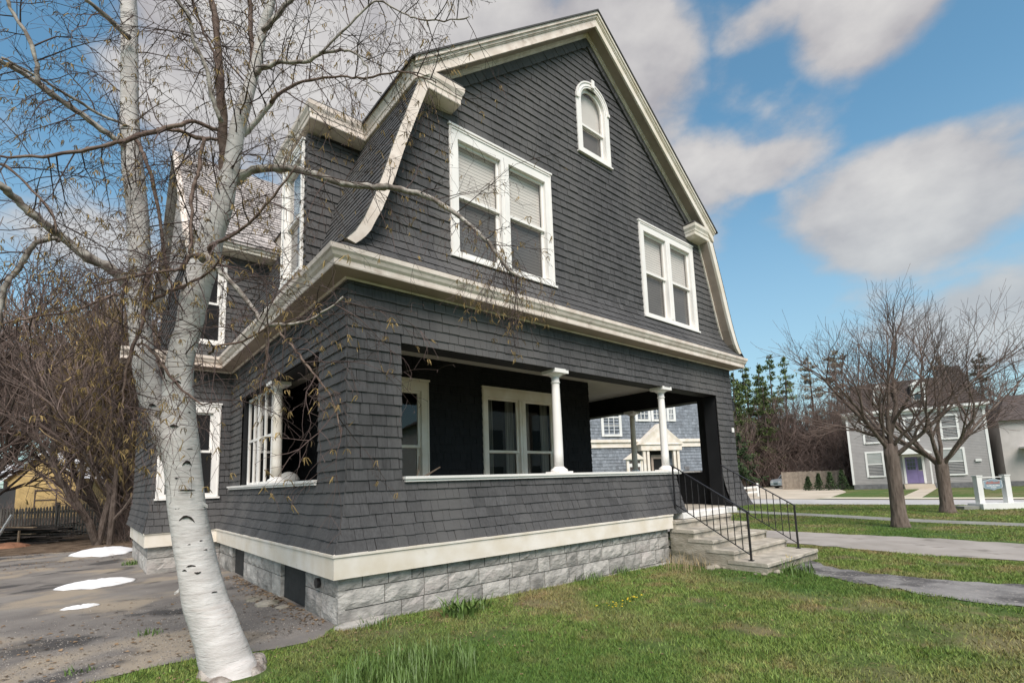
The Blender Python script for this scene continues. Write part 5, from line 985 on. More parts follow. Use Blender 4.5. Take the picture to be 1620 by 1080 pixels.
# street side things on the right: sign, car, barrier, fence, shrubs
SG = thing('street_sign', 'white two post sign with a shaped blue board on a white box base', 'sign', (24.9, -2.15, -.28))
fsn = wall_frame((24.42, -1.68, -.28), -42)
m = MB(); wbox(m, fsn, (-.05, -.35, 0), (1.75, .35, .22)); m.make('base', M['plain_white'], SG)
m = MB(); wbox(m, fsn, (-.65, -.2, 0), (-.06, .35, .14)); m.make('base_step', M['walk'], SG)
for a in (.05, 1.12): m = MB(); wbox(m, fsn, (a, -.11, .22), (a+.2, .09, 1.26)); wbox(m, fsn, (a-.02, -.13, 1.26), (a+.22, .11, 1.30)); m.make('post', M['plain_white'], SG)
cxs, w2, zb, zt = .685, .40, .70, 1.16
def shield(s_, o): return [to_fr(fsn, (cxs + x*w2*s_, o, (zb+zt)/2 + z*(zt-zb)/2*s_)) for x, z in ((-.78, -.72), (-.35, -.8), (0, -1), (.35, -.8), (.78, -.72), (1, -.45), (.95, .3), (1, .7), (.6, .82), (.25, 1), (-.25, 1), (-.6, .82), (-1, .7), (-.95, .3), (-1, -.45))]
def sh_m(s_, o0, o1): m = MB(); a, b = shield(s_, o0), shield(s_, o1); n = 15; m.poly(a+b, [tuple(range(n)), tuple(range(2*n-1, n-1, -1))] + [(i, n+i, n+(i+1) % n, (i+1) % n) for i in range(n)]); return m
bd = sh_m(1, -.05, .0).make('board', mat('sign_slate', (.06, .10, .13), .6, .1), SG)
sh_m(.93, -.056, -.0505).make('border', M['plain_white'], bd); sh_m(.88, -.062, -.0565).make('field', mat('sign_field', (.22, .29, .34), .6, .1), bd)
m = MB(); rq = random.Random(4)
for i in range(11): x = cxs - .27 + i*.049; wbox(m, fsn, (x, -.067, .96), (x+.03, -.0625, .96+rq.choice((.07, .10, .08))))
m.make('lettering', mat('sign_red', (.42, .14, .10), .6, .1), bd)
m = MB()
for i in range(14): x = cxs - .25 + i*.036; wbox(m, fsn, (x, -.067, .87), (x+.022, -.0625, .87+rq.choice((.035, .05))))
for i in range(6): x = cxs - .1 + i*.036; wbox(m, fsn, (x, -.067, .80), (x+.022, -.0625, .835))
m.make('lettering', M['plain_white'], bd)
m = MB(); m.prism([(cxs-.14, 0), (cxs+.14, 0)], 0, 0, 'xz') if False else wbox(m, fsn, (.251, -.03, 1.20), (1.119, .0, 1.235)); m.make('crossbar', M['plain_white'], SG)
# parked car
CR = thing('parked_car', 'silver grey estate car parked at the far end of the sandy lot', 'car', (56.6, 17.2, -.3))
fc = wall_frame((55.4, 18.2, -.3), -30)
def car_sec(y, sc): return [to_fr(fc, (x, y, z)) for x, z in ((0, .35), (0.02, .75), (.15, .95), (1.0, 1.05), (1.45, 1.50), (1.9, 1.58), (3.3, 1.58), (3.9, 1.15), (4.15, 1.0), (4.2, .4), (3.9, .25), (.3, .25))]
m = MB(); R_ = [car_sec(y, 1) for y in (0, 1.75)]; n = 12; m.poly(R_[0]+R_[1], [tuple(range(n-1, -1, -1)), tuple(range(n, 2*n))] + [(i, (i+1) % n, n+(i+1) % n, n+i) for i in range(n)]); m.make('body', mat('car_silver', (.42, .44, .46), .3, .02, spec=.6, metal=.4), CR)
m = MB()
for y in (-.012, 1.752): m.poly([to_fr(fc, (x, y + o, z)) for o in (0, .01) for x, z in ((1.15, 1.08), (1.5, 1.46), (3.25, 1.5), (3.7, 1.12))], [(0, 1, 2, 3), (7, 6, 5, 4)])
m.poly([to_fr(fc, q) for q in ((1.03, .12, 1.10), (1.44, .2, 1.49), (1.44, 1.55, 1.49), (1.03, 1.63, 1.10))], [(0, 1, 2, 3)]); m.v = [tuple(p) for p in m.v]; m.make('side_glass', M['win_dark'], CR)
m = MB(); m.poly([to_fr(fc, q) for q in ((.99, .12, 1.085), (1.40, .2, 1.50), (1.40, 1.55, 1.50), (.99, 1.63, 1.085))], [(0, 1, 2, 3)]); m.make('windscreen', M['win_dark'], CR)
for x in (.75, 3.3):
    for y in (-.02, 1.6):
        m = MB(); p = to_fr(fc, (x, y, .32)); q = to_fr(fc, (x, y+.17, .32)); m.tube([p, q], .32, 16); wh = m.make('wheel', M['iron'], CR)
        p = to_fr(fc, (x, y-.01 if y < 1 else y+.18, .32)); q = to_fr(fc, (x, y+.0 if y < 1 else y+.17, .32)); m = MB(); m.tube([p, q], .18, 12); m.make('rim', M['plain_white'], wh)
for y in (.12, 1.35): m = MB(); wbox(m, fc, (-.01, y, .62), (.05, y+.3, .78)); m.make('headlight', M['plain_white'], CR)
m = MB(); wbox(m, fc, (-.012, .55, .45), (.04, 1.2, .6)); m.make('grille', M['win_dark'], CR)
# white rail barrier
WR = thing('white_rail', 'low white board rail at the edge of the sandy lot, behind the handrails', 'rail', (35.6, 12.2, -.29))
fw2 = wall_frame((34.7, 13.7, -.3), -47)
for a in (.0, 1.0, 2.15): m = MB(); wbox(m, fw2, (a, -.05, 0), (a+.13, .08, .78 if a < 2 else 1.0)); m.make('post', M['plain_white'], WR)
for a, b in ((.0, 1.0), (1.05, 2.2)):
    for z in (.22, .58): m = MB(); m.poly([to_fr(fw2, (x, y, z + dz + (x-a)*.06*(a > 1))) for dz in (0, .14) for x, y in ((a, -.06), (b, -.06), (b, -.02), (a, -.02))], [(3, 2, 1, 0), (4, 5, 6, 7), (0, 1, 5, 4), (1, 2, 6, 5), (2, 3, 7, 6), (3, 0, 4, 7)]); m.make('rail_board', M['plain_white'], WR)
# board fence and clipped evergreens left of the grey house
BF = thing('board_fence', 'brown grey board fence behind the row of small evergreens', 'fence', (48, 14, -.3))
fbf = wall_frame((51.5, 16.5, -.3), -78); rf = random.Random(6)
for i in range(34): m = MB(); wbox(m, fbf, (i*.16, 0, 0), (i*.16+.152, .025, 1.75+rf.uniform(-.03, .03)), tone=rf.uniform(.85, 1.15)); m.make('board', M['fenceb'] if 'fenceb' in M else M.setdefault('fenceb', mat('fence_board', (.30, .25, .20), .85, .15, 4, tone=True)), BF)
M['evergreen'] = mat('evergreen', (.028, .050, .016), .8, .5, 8, tone=True)
def leafcloud(m, pts, size, rng, tone=(.6, 1.5)):
    for p in pts:
        s_ = size*rng.uniform(.6, 1.4); a = Vector((rng.gauss(0, 1), rng.gauss(0, 1), rng.gauss(0, 1))).normalized(); b = a.orthogonal().normalized()*s_; a = a*s_*1.3; p = Vector(p)
        m.face([p - b*.5, p + b*.5, p + a], rng.uniform(*tone))
def shrub(x, y, h, w, label):
    t = thing('evergreen_shrub', label, 'shrub', (x, y, -.3), 'small evergreens by the board fence'); r = random.Random(int(x*10)); m = MB(); P_ = []
    for i in range(900):
        z = r.random()**.8; rr = w*(1 - z*.85)*math.sqrt(r.random())*r.uniform(.85, 1.12); a = r.uniform(0, 2*PI); P_.append((x+rr*math.cos(a), y+rr*math.sin(a), -.3+z*h))
    leafcloud(m, P_, .09, r); m.make('foliage', M['evergreen'], t, kind='stuff'); m = MB(); m.tube([(x, y, -.3), (x, y, h*.6)], .04, 5); m.make('stem', M['oldwood'], t)
for (x, y), h, w, l in zip(((48.2, 12.9), (48.2, 12.0), (48.3, 11.1), (48.8, 10.3)), (1.25, 1.5, 1.6, 1.75), (.5, .5, .55, .6), ('smallest round evergreen shrub, leftmost by the board fence', 'second evergreen shrub from the left by the board fence', 'third evergreen shrub from the left by the board fence', 'tallest evergreen shrub against the corner of the grey mansard house')): shrub(x, y, h, w, l)

# white house behind the viewer, mirrored in the porch windows
VH = thing('white_house', 'white gabled house across the road, seen only mirrored in the porch windows', 'house', (26, -26, -.3))
fv = wall_frame((18, -24, 0), 12)
m = MB(); m.box((0, -8, -.3), (16, 0, 6.5), fr=fv); m.poly([to_fr(fv, q) for q in ((0, 0, 6.5), (16, 0, 6.5), (8, 0, 10.5), (0, -8, 6.5), (16, -8, 6.5), (8, -8, 10.5))], [(0, 1, 2), (5, 4, 3)]); m.make('wall', M['plain_white'], VH)
m = MB(); m.poly([to_fr(fv, q) for q in ((-.5, .4, 6.3), (8, .4, 10.7), (16.5, .4, 6.3), (-.5, -8.3, 6.3), (8, -8.3, 10.7), (16.5, -8.3, 6.3))], [(0, 1, 4, 3), (1, 2, 5, 4)]); m.make('roof', M['roof_brown'], VH)
for x in (1.5, 5, 8.6, 12.4):
    for z in (.9, 3.9): m = MB(); m.box((x, 0, z), (x+1.3, .05, z+1.8), fr=fv); m.make('window', M['win_dark'], VH)
# ---------------------------------------------------------------- trees
def bark(name, c1, c2): return mat(name, c1, .95, 0, 14, (1, 1, .22), 1.0, 22, col2=c2, bdist=.035)
M['bark_maple'] = bark('bark_maple', (.105, .08, .066), (.19, .15, .125))
M['bark_brown'] = bark('bark_brown', (.062, .046, .038), (.125, .098, .082))
M['twig_brown'] = mat('twig_brown', (.145, .105, .09), .85, .3, .6)
M['twig_red'] = mat('twig_reddish', (.17, .125, .108), .85, .35, .5)
M['twig_ochre'] = mat('twig_ochre', (.25, .18, .095), .85, .35, .5)
def birch_extra(t, c, vec, nz):
    # horizontal dashes and a few dark eyes, fixed to the bark
    def dash(scale, st, lo, hi, colr, amt, c):
        mp = t.nodes.new('ShaderNodeMapping'); mp.inputs['Scale'].default_value = st; t.links.new(vec, mp.inputs[0])
        n = t.nodes.new('ShaderNodeTexNoise'); n.inputs['Scale'].default_value = scale; n.inputs['Detail'].default_value = 3; t.links.new(mp.outputs[0], n.inputs['Vector'])
        r = t.nodes.new('ShaderNodeMapRange'); r.inputs[1].default_value = lo; r.inputs[2].default_value = hi; r.inputs[4].default_value = amt; t.links.new(n.outputs[0], r.inputs[0]); return mixcol(t, r.outputs[0], c, colr)
    c = dash(2.2, (1, 1, 7), .58, .64, (.46, .38, .34), .25, c)
    c = dash(14, (1, 1, 14), .60, .66, (.25, .20, .17), .35, c)
    c = dash(6, (1, 1, 12), .645, .69, (.10, .075, .065), .9, c)
    c = dash(2.6, (1, 1, 2.2), .66, .72, (.07, .055, .05), .9, c)
    return c
M['birch'] = mat('birch_bark', (.50, .465, .44), .8, 0, 5, (1, 1, 3), .6, 16, col2=(.63, .60, .575), extra=birch_extra, bdist=.01)
M['birch_branch'] = mat('birch_branch', (.17, .14, .12), .8, 0, 14, (1, 1, 1), .4, 40, col2=(.50, .46, .41), lo=.42, hi=.66)
M['birch_brown'] = mat('birch_brown_stem', (.095, .058, .045), .7, .0, 8, (1, 1, 3), .4, 30, col2=(.21, .15, .12))
M['birch_twig'] = mat('birch_twig', (.085, .058, .052), .8, .35, 3)
M['catkin'] = mat('catkin', (.21, .145, .06), .8, .45, 4, tone=True)
M['scar'] = mat('bark_scar', (.035, .028, .025), .95, .3, 30, bump=.8)
M['base_bark'] = mat('rough_base_bark', (.20, .165, .14), .95, 0, 12, bump=1, bscale=30, col2=(.44, .40, .36), bdist=.03)
def crom(P, n):
    """Catmull-Rom through (x,y,z,r) tuples"""
    out = []; Q = [P[0]] + list(P) + [P[-1]]
    for i in range(1, len(Q)-2):
        for k in range(n):
            t = k/n; out.append(tuple(.5*((2*b) + (-a+c)*t + (2*a-5*b+4*c-d)*t*t + (-a+3*b-3*c+d)*t**3) for a, b, c, d in zip(Q[i-1], Q[i], Q[i+1], Q[i+2])))
    out.append(tuple(P[-1])); return out
BI = thing('birch_tree', 'white barked birch leaning over the driveway in the foreground with bare twigs and catkins', 'tree', (-1.0, -.72, 0))
rb = random.Random(21)
trunk_pts = []
for k, (kind, P_) in enumerate(LIMBS):
    big = P_[0][3] > .07; P_ = [(q[0], q[1], q[2], q[3]*(.84 if big else .92)) for q in P_]; c = crom(P_, 4 if len(P_) > 2 else 3)
    m = MB(); kk = 18 if big else 7; pts = []; rad = []
    for i, q in enumerate(c):
        j = .0 if big else .004; pts.append((q[0]+rb.gauss(0, j), q[1]+rb.gauss(0, j), q[2]+rb.gauss(0, j))); rad.append(max(.0015, q[3])*(1 + (.012*math.sin(i*1.3+k) if big else rb.gauss(0, .08))))
    m.tube(pts, rad, kk)
    if big: # lumpy bark: push rings about
        for i in range(len(m.v)):
            x, y, z = m.v[i]; ri = i//kk; cx, cy, cz = pts[min(ri, len(pts)-1)]; s_ = 1 + .03*math.sin(3*math.atan2(y-cy, x-cx) + z*2.1) + .025*math.sin(5*math.atan2(y-cy, x-cx) - z*5); m.v[i] = (cx+(x-cx)*s_, cy+(y-cy)*s_, cz+(z-cz)*s_)
    m.make('trunk' if big else 'branch', M[{'w': 'birch', 'b': 'birch_brown', 'g': 'birch_branch'}[kind]], BI, smooth=True)
    trunk_pts.append((kind, big, c))
# crescent scars on the bark
def on_trunk(ti, f, side):
    c = trunk_pts[ti][2]; q = c[int(f*(len(c)-1))]; p = Vector(q[:3]); d = (CAM - p); d.z = 0; d.normalize(); s_ = Vector((-d.y, d.x, 0)); return p, d, s_, q[3]*1.03
def scar(ti, z, side, w, rise, th):
    c = trunk_pts[ti][2]; q = min(c, key=lambda a: abs(a[2]-z)); p = Vector(q[:3]); d = (CAM-p); d.z = 0; d.normalize(); s_ = Vector((d.y, -d.x, 0))*-1; r = q[3]*1.0; pts = []; rad = []
    for i in range(9):
        t = (i/8-.5)*2; a = side + t*w*.8; n_ = d*math.cos(a) + s_*math.sin(a); pts.append(p + n_*r + Vector((0, 0, z - q[2] + rise*(1-t*t)))); rad.append(th*.75*(1.05-t*t)*rb.uniform(.6, 1.25)+.001)
    m = MB(); m.tube(pts, rad, 6); m.make('bark_scar', M['scar'], BI, smooth=True)
for a in ((0, 1.17, -.1, .55, .05, .012), (0, 1.42, .1, .6, .006, .007), (0, .83, -.2, .30, .012, .010), (0, .80, -.65, .16, .01, .008), (0, .79, .0, .2, -.008, .009), (0, .62, .55, .2, .004, .006), (0, 1.62, .2, .30, .03, .012), (0, 1.93, -.3, .30, .008, .013), (0, 2.28, -.1, .35, .02, .010), (1, 2.12, -.3, .35, .01, .012), (1, 2.75, .1, .30, .02, .008), (0, 1.29, -.5, .20, -.01, .006), (0, 3.62, -.4, .40, .03, .014), (0, 3.35, .2, .35, .01, .009), (0, .45, .3, .30, .003, .005), (1, 3.3, .2, .35, .02, .008), (0, 1.02, .5, .12, .004, .008), (0, 1.0, -.1, .1, .003, .005), (0, .95, .62, .14, .0, .006), (0, 1.75, .5, .25, .004, .006), (0, 1.52, -.4, .12, .0, .008), (1, 1.9, .2, .5, -.03, .016), (0, 2.05, .6, .15, .0, .009)): scar(*a)
# papery curls where the bark peels
for ti, z, side, w, h in ((0, 1.32, .85, .05, .04), (0, .66, -1.15, .04, .03), (1, 1.75, -.9, .05, .06), (0, 2.6, .8, .05, .05), (0, 3.1, -.9, .05, .06)):
    c = trunk_pts[ti][2]; q = min(c, key=lambda a: abs(a[2]-z)); p = Vector(q[:3]); d = (CAM-p); d.z = 0; d.normalize(); s_ = Vector((-d.y, d.x, 0)); pts = []
    for i in range(6):
        t = i/5; a = side + t*.35*(1 if side > 0 else -1); n_ = d*math.cos(a) + s_*math.sin(a); o = n_*(q[3]*1.01 + .02*t*t) + Vector((0, 0, z-q[2]-.03*t)); pts.append((p + o + Vector((0, 0, h*.5*(1-.5*t))), p + o - Vector((0, 0, h*.5*(1-.3*t)))))
    m = MB(); vs = [v for r_ in pts for v in r_]; m.poly([tuple(v) for v in vs], [(2*i, 2*i+1, 2*i+3, 2*i+2) for i in range(5)]); m.make('bark_curl', M['birch'], BI)
m = MB(); q = LIMBS[0][1][0]; bx, by = LIMBS[0][1][1][0], LIMBS[0][1][1][1]; rr = LIMBS[0][1][1][3]*.84
rings = []
for z, s_ in ((-.06, 1.34), (.0, 1.17), (.015, 1.09), (.03, 1.04), (.04, .9)):
    rings.append([(bx + .01 + rr*s_*(1+.05*math.sin(3*a+z*20)+.03*math.sin(7*a))*math.cos(a), by + rr*s_*(1+.05*math.sin(3*a+1)+.03*math.sin(6*a))*math.sin(a), z + (.035*math.sin(a*1.0-.3)+.018*math.sin(5*a)+.03*max(0, math.cos(a)) if z > 0 else 0)) for a in [2*PI*i/40 for i in range(40)]])
m.tube_rings(rings); m.make('trunk_base', M['base_bark'], BI, smooth=True)
TW = MB(); CK = MB()
def blocked(p):
    if p.x > -.16 and p.y > -.16: return True
    d = p - CAM; z = d.dot(fwd); return z < 1.9 or p.z < .6
def catkins(p, n):
    for _ in range(n):
        L = rb.uniform(.022, .048); o = Vector((rb.gauss(0, .010), rb.gauss(0, .010), 0)); b = Vector((rb.gauss(0, .007), rb.gauss(0, .007), 0))
        CK.tube([p, p + o + Vector((0, 0, -.006)), p + o*1.4 + b + Vector((0, 0, -.006-L*.6)), p + o*1.4 + b*2 + Vector((0, 0, -.006-L))], [.0012, .0030, .0030, .0012], 4, cap=False, tone=rb.uniform(.5, 1.7))
def twig(p, d, L, r, lvl, droop, ck):
    n = 6 if lvl == 0 else 4 if lvl == 1 else 3; pts = [p]; d = d.normalized(); cur = p
    for i in range(n):
        d = (d + Vector((rb.gauss(0, .16), rb.gauss(0, .16), rb.gauss(0, .14) - droop*(.5+.5*i/n)))).normalized(); cur = cur + d*(L/n)
        if blocked(cur): break
        pts.append(cur)
    if len(pts) < 2: return
    TW.tube(pts, [max(.0012, .85*r*(1-.75*i/(len(pts)-1))) for i in range(len(pts))], 3 if lvl else 4, cap=False)
    if lvl < 2:
        k = rb.randint(4, 7) if lvl == 0 else rb.randint(1, 4)
        for _ in range(k):
            i = rb.randint(1, len(pts)-1); dd = (pts[i]-pts[i-1]).normalized(); s_ = dd.cross(Vector((rb.gauss(0, 1), rb.gauss(0, 1), rb.gauss(0, 1)))).normalized(); twig(pts[i], dd*.7 + s_*.8, L*rb.uniform(.3, .55), r*.50, lvl+1, droop*1.1, ck)
    if rb.random() < ck*.25: catkins(pts[-1], rb.randint(1, 4))
    elif rb.random() < .5:
        e_ = pts[-1]; TW.tube([e_, e_ + Vector((rb.gauss(0, .008), rb.gauss(0, .008), -.018))], [.0025, .001], 3, cap=False)
def spawn(c, every, Lr, r0, droop, ck, f0=0, upb=.15, prob=1):
    acc = 0
    for a, b in zip(c, c[1:]):
        pa, pb = Vector(a[:3]), Vector(b[:3]); acc += (pb-pa).length
        while acc > every:
            acc -= every
            if rb.random() > prob: continue
            dd = (pb-pa).normalized(); s_ = dd.cross(Vector((rb.gauss(0, 1), rb.gauss(0, 1), rb.gauss(0, 1)))).normalized()
            twig(pa.lerp(pb, rb.random()), dd*.45 + s_*.9 + Vector((0, 0, upb)), rb.uniform(*Lr), r0*rb.uniform(.7, 1.2), 0, droop, ck)
for i, (kind, big, c) in enumerate(trunk_pts):
    if big:
        spawn(c[len(c)//3:], .15, (.4, 1.15), .0078, .16, .7, upb=.35)
    else:
        L = .9 if len(c) > 15 else .6; spawn(c, .088, (.28, .9), .0060, .16, .75, upb=.1)
for i in (10, 23, 25): # the drooping ends in front of the facade
    c = trunk_pts[i][2]
    spawn(c[-12:], .022, (.25, .65), .0034, .40, .9, upb=-.1)
TW.make('twigs', M['birch_twig'], BI, kind='stuff'); CK.make('catkins', M['catkin'], BI, kind='stuff')
# recursive bare tree
def grow(mb, tw, p, d, L, r, lvl, maxl, rg_, upt, spread, nchild, minr=.004, decay=.68):
    n = 5 if lvl < 3 else 3; pts = [p]; d = d.normalized(); cur = p
    for i in range(n):
        jt = .17 if nchild[0] == 6 else .10; d = (d + Vector((rg_.gauss(0, jt), rg_.gauss(0, jt), rg_.gauss(0, .07) + upt))).normalized(); cur = cur + d*(L/n); pts.append(cur)
    tgt = mb if lvl < 2 else tw
    tgt.tube(pts, [max(minr, r*(1-.5*i/n)) for i in range(n+1)], (9, 6, 4, 3, 3, 3)[min(lvl, 5)], cap=False)
    if lvl >= maxl: return
    for j in range(nchild[min(lvl, len(nchild)-1)]):
        f = rg_.uniform(.3, 1) if j else 1.0; i = min(n, max(1, int(f*n))); dd = (pts[i]-pts[i-1]).normalized(); s_ = dd.cross(Vector((rg_.gauss(0, 1), rg_.gauss(0, 1), rg_.gauss(0, 1)))).normalized(); sp = spread*(rg_.uniform(.6, 1.2) if j else .3)
        grow(mb, tw, pts[i], dd + s_*sp, L*decay*rg_.uniform(.75, 1.15), max(minr, r*(.62 if j else .7)*(1-.25*f)), lvl+1, maxl, rg_, upt, spread, nchild, minr, decay)
def maple(name, x, y, H, tr_, fork, seed, label, nl=7, spr=.75, lvls=5, group=None, lean=(0, 0)):
    t = thing(name, label, 'tree', (x, y, gz(x)), group); r = random.Random(seed); a = MB(); b = MB(); z0 = gz(x); m = MB()
    prof = [(tr_*1.5, -.1), (tr_*1.22, .08), (tr_, .35), (tr_*.93, fork*.5), (tr_*1.0, fork*.85), (tr_*.9, fork)]
    m.tube([(x + lean[0]*h/fork + r.gauss(0, .01), y + lean[1]*h/fork, z0+h) for _, h in prof], [q for q, _ in prof], 14); m.make('trunk', M['bark_maple'], t, smooth=True)
    top = Vector((x+lean[0], y+lean[1], z0+fork-.05)); Rm = H - fork
    for k in range(nl):
        az_ = 2*PI*k/nl + r.uniform(-.3, .3); inc = r.uniform(.35, 1.0)*spr if k else .1; d = Vector((math.sin(inc)*math.cos(az_), math.sin(inc)*math.sin(az_), math.cos(inc)))
        grow(a, b, top - Vector((0, 0, r.uniform(0, fork*.18 if k else 0))), d, Rm*.36*r.uniform(.85, 1.15), tr_*r.uniform(.34, .5), 0, lvls, r, .035, .70, (3, 4, 3, 3, 3), .0036 if x < 20 else .0048, .74)
    a.make('limbs', M['bark_maple'], t, smooth=True); b.make('crown', M['twig_brown'], t, kind='stuff'); return t
maple('maple_tree', 15.6, -1.18, 7.1, .19, 2.35, 31, 'nearer bare lawn tree, its trunk forking in front of the grey house', 6, .9)
maple('maple_tree', 22.28, -1.14, 8.5, .21, 1.95, 57, 'bare tree beside the white sign, behind and right of the nearer lawn tree', 6, 1.0)
# pines
def pine(seed, H, w, col, gaps=.5):
    r = random.Random(seed); t = thing('pine_tree', '', 'tree', (0, 0, 0)); m = MB(); lean = r.gauss(0, .3); tp = lambda z: (lean*z/H + .12*math.sin(z*.5+seed), .1*math.sin(z*.4), z)
    m.tube([tp(H*i/10) for i in range(11)], [.20*(1-i/10.5)+.02 for i in range(11)], 6); m.make('trunk', M['bark_brown'], t); br = MB(); fo = MB(); z = H*.16
    while z < H*.98:
        f = 1 - z/H; L = w*(.35 + .9*f**.8)*r.uniform(.55, 1.15)*(1 if f > .08 else .5)
        for k in range(r.randint(2, 5)):
            a = r.uniform(0, 2*PI); l = L*r.uniform(.6, 1.1); b = Vector(tp(z)); e_ = b + Vector((math.cos(a)*l, math.sin(a)*l, l*r.uniform(.02, .28))); br.tube([b, b.lerp(e_, .5) - Vector((0, 0, .05*l)), e_], [.03, .02, .008], 3, cap=False)
            if r.random() < .12: continue
            n = int(38*l)+8
            for q in range(n):
                g = r.uniform(.3, 1.05); c = b.lerp(e_, g) + Vector((r.gauss(0, .16*l), r.gauss(0, .16*l), r.gauss(.05, .13))); leafcloud(fo, [c], .17, r, (.5, 1.7))
        z += H*r.uniform(.03, .07)
    br.make('branches', M['bark_brown'], t, kind='stuff'); fo.make('foliage', M[col], t, kind='stuff'); return t
M['needle_g'] = mat('needles_green', (.09, .12, .04), .8, .4, 1.2, tone=True); M['needle_b'] = mat('needles_brownish', (.17, .15, .105), .8, .3, 1.2, tone=True)
pv = [pine(s, 15, 2.0, 'needle_g') for s in (3, 8, 14)]; pvb = [pine(s, 15, 2.1, 'needle_b') for s in (5, 9)]
pl = [(70.0, 29.5, 1.1, 2, 2.7, 'pine at the back left of the far row, beside the porch pier'), (73.0, 29.0, 1.1, 0, 4.2, 'pine at the back middle of the far row'), (64.0, 22.9, .95, 1, 3.9, 'shorter pine at the right end of the far row in front of the brown wood'), (76, 28.2, 1.25, 2, .7, 'pine towering behind the middle of the far row'), (62.0, 25.6, 1.05, 0, 2, 'pine standing slightly in front of the others in the far row'), (67.5, 28.0, .95, 1, 5, 'short topped pine at the back of the far row'), (63.5, 27.4, 1.0, 0, 0, 'tall pine closest to the right pier of the porch'), (66.5, 27.3, 1.0, 1, 1, 'thin pine second from the porch pier in the far row'), (64.5, 24.9, 1.12, 2, 2, 'pine third from the porch pier with a blue green tip'), (71, 26.2, 1.07, 0, 3.3, 'pine fourth from the porch pier, in a gap of sky'), (69.5, 24.0, 1.2, 1, 4, 'tall pine fifth from the porch pier with a bushy head'), (78, 25.8, 1.3, 2, 5, 'green pine behind the others at the right end of the pine row'), (60.5, 27.0, .80, 2, 1.5, 'low pine half hidden beside the porch pier')]
for i, (x, y, s_, v, rz_, lab) in enumerate(pl):
    if i < 3: o = pv[i]; o.location = (x, y, -.3); o.rotation_euler.z = rz_; o.scale = (s_,)*3
    else: o = dup(pv[v], (x, y, -.3), rz_, s_)
    o['label'] = lab; o['group'] = 'pines in the far row beyond the parking lot'
pb = [(74, 20.5, 1.22, 0, 0, 'brownish conifer standing highest in the brown wood left of the big bare trees'), (82, 20.0, 1.35, 1, 1, 'second brownish conifer right of the first in the brown wood'), (70, 6.5, .98, 0, 2, 'conifer rising behind the roof of the grey house, left one'), (74, 3.0, 1.0, 1, 3, 'conifer rising behind the roof of the grey house, right one')]
for i, (x, y, s_, v, rz_, lab) in enumerate(pb):
    if i < 2: o = pvb[i]; o.location = (x, y, -.3); o.rotation_euler.z = rz_; o.scale = (s_,)*3
    else: o = dup(pvb[v], (x, y, -.3), rz_, s_)
    o['label'] = lab; o['group'] = 'brownish conifers in the far wood'
sp = pine(44, 5.5, 1.5, 'evergreen'); sp.name = 'spruce_tree'; sp.location = (47, 18.2, -.3); sp['label'] = 'low dark green spruce behind the white rail at the edge of the lot'
# bare woods: a few trees copied
def wood(seed, H, r0, lv=4, ns=3, mt='twig_brown', spread=.55):
    r = random.Random(seed); t = thing('bare_tree', '', 'tree', (0, 0, 0)); a = MB(); b = MB()
    for k in range(ns):
        d = Vector((r.gauss(0, .16), r.gauss(0, .16), 1)); grow(a, b, Vector((r.gauss(0, .25), r.gauss(0, .25), -.1)), d, H*.42, r0*r.uniform(.7, 1), 0, lv, r, .10, spread, (6, 5, 4, 4), .010 if H > 9 else .0038, .64)
    a.make('trunk', M['bark_brown'], t); b.make('crown', M[mt], t, kind='stuff'); return t
wv = [wood(s, 12, .16, 4, 2) for s in (1, 2, 3)]
rr_ = random.Random(9); first = True; k = 0
def place_wood(x, y, s_, lab, grp, src):
    global k
    v = src[k % len(src)]; k += 1
    if not v.get('used'): v['used'] = 1; o = v; o.location = (x, y, gz(x)); o.scale = (s_,)*3; o.rotation_euler.z = rr_.uniform(0, 6)
    else: o = dup(v, (x, y, gz(x)), rr_.uniform(0, 6), s_)
    o['label'] = lab; o['group'] = grp
for i in range(60):
    f = i/59; x = 62 + rr_.uniform(-4, 22); yy = 29 - 27*((i*7) % 60)/59; s_ = rr_.uniform(.8, 1.3)
    place_wood(x, yy*(x/66), s_, 'bare brown tree in the distant wood beyond the parking lot and houses', 'bare trees of the distant wood', wv)
for v in wv:
    if 'used' in v: del v['used']
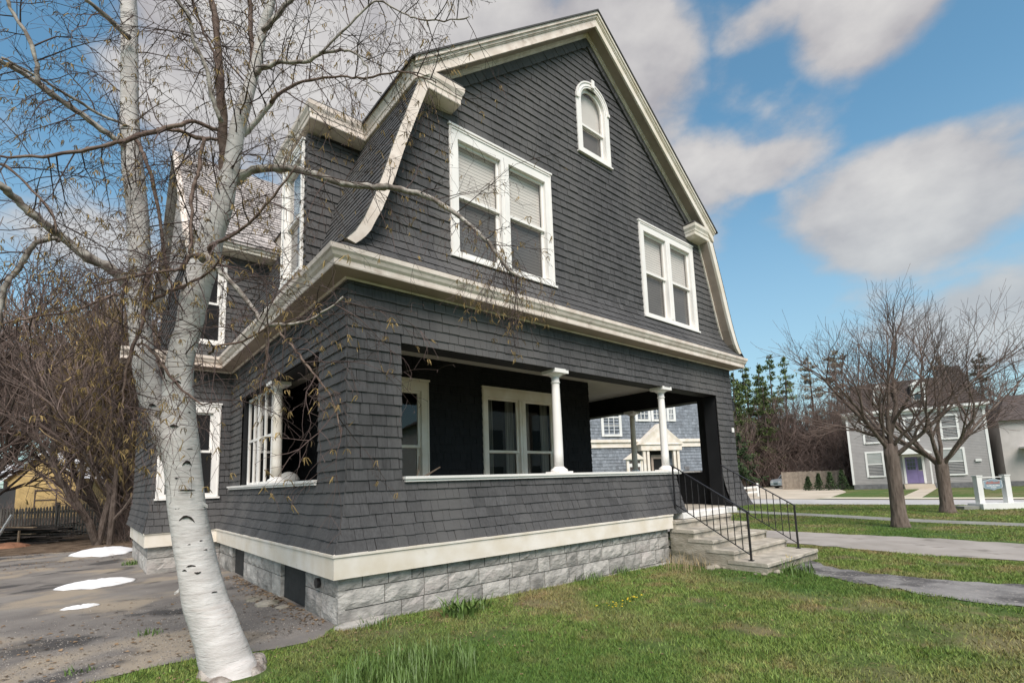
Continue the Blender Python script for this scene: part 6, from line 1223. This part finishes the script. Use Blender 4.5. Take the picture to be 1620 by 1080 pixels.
# undergrowth of the far wood
def brushwood(name, n, gen, H, r0, mt, label):
    m = MB(); r = random.Random(n)
    for i in range(n):
        x, y = gen(r); h = r.uniform(*H); d = Vector((r.gauss(0, .38), r.gauss(0, .38), 1)).normalized(); p = Vector((x, y, gz(x)-.05)); pts = [p]
        for j in range(4): d = (d + Vector((r.gauss(0, .25), r.gauss(0, .25), 0))).normalized(); p = p + d*h/4; pts.append(p)
        m.tube(pts, [r0*(1-.7*j/4) for j in range(5)], 3, cap=False)
        for j in range(3):
            q = pts[r.randint(1, 4)]; dd = Vector((r.gauss(0, .7), r.gauss(0, .7), .7)).normalized()*h*r.uniform(.15, .4); m.tube([q, q + dd*.5 + Vector((0, 0, .03)), q + dd], [r0*.5, r0*.4, r0*.25], 3, cap=False)
    o = m.make(name, M[mt], None, kind='stuff'); o['label'] = label; return o
brushwood('far_underbrush', 2600, lambda r: (lambda t, x: (x, (31 - 29*t)*(x/66)))(r.random(), 63 + r.uniform(-3, 12)), (2, 6.5), .035, 'twig_brown', 'brown underbrush of the distant wood')
brushwood('near_thicket', 1000, lambda r: (lambda t: (-1.35 + 2.3*t + r.gauss(0, .25), 14.2 + r.uniform(0, 4)))(r.random()**.6), (1.0, 4.2), .006, 'twig_red', 'dense reddish brown brush behind the driveway')
brushwood('left_thicket', 900, lambda r: (r.uniform(-9, 1), 23 + r.uniform(0, 12)), (.5, 1.7), .007, 'twig_brown', 'brown brush beyond the picket fence')
wl = [wood(s, 9.5, .12, 4, 3, m_, .75) for s, m_ in ((11, 'twig_red'), (12, 'twig_ochre'), (13, 'twig_brown'))]
lab3 = 'bare brown tree in the thicket behind the driveway'
for x, y, s_ in ((-1.35, 14.3, .95), (-.5, 15.2, 1.05), (.6, 17.0, 1.1), (-.9, 19, 1.2), (1.8, 21, 1.3), (-5.0, 19.0, 1.15), (-4.6, 15.5, .95), (3.5, 28, 1.5), (0, 30, 1.7), (-6.5, 54, 2.1), (-3.5, 56, 2.2), (-9.5, 58, 2.3), (-1.5, 52, 2.1), (1.5, 40, 1.9), (-8.5, 36, 1.5)): place_wood(x, y, s_, lab3, 'bare trees of the thicket behind the driveway', wl)
for v in wl:
    if 'used' in v: del v['used']
for v in (pv + pvb):
    pass
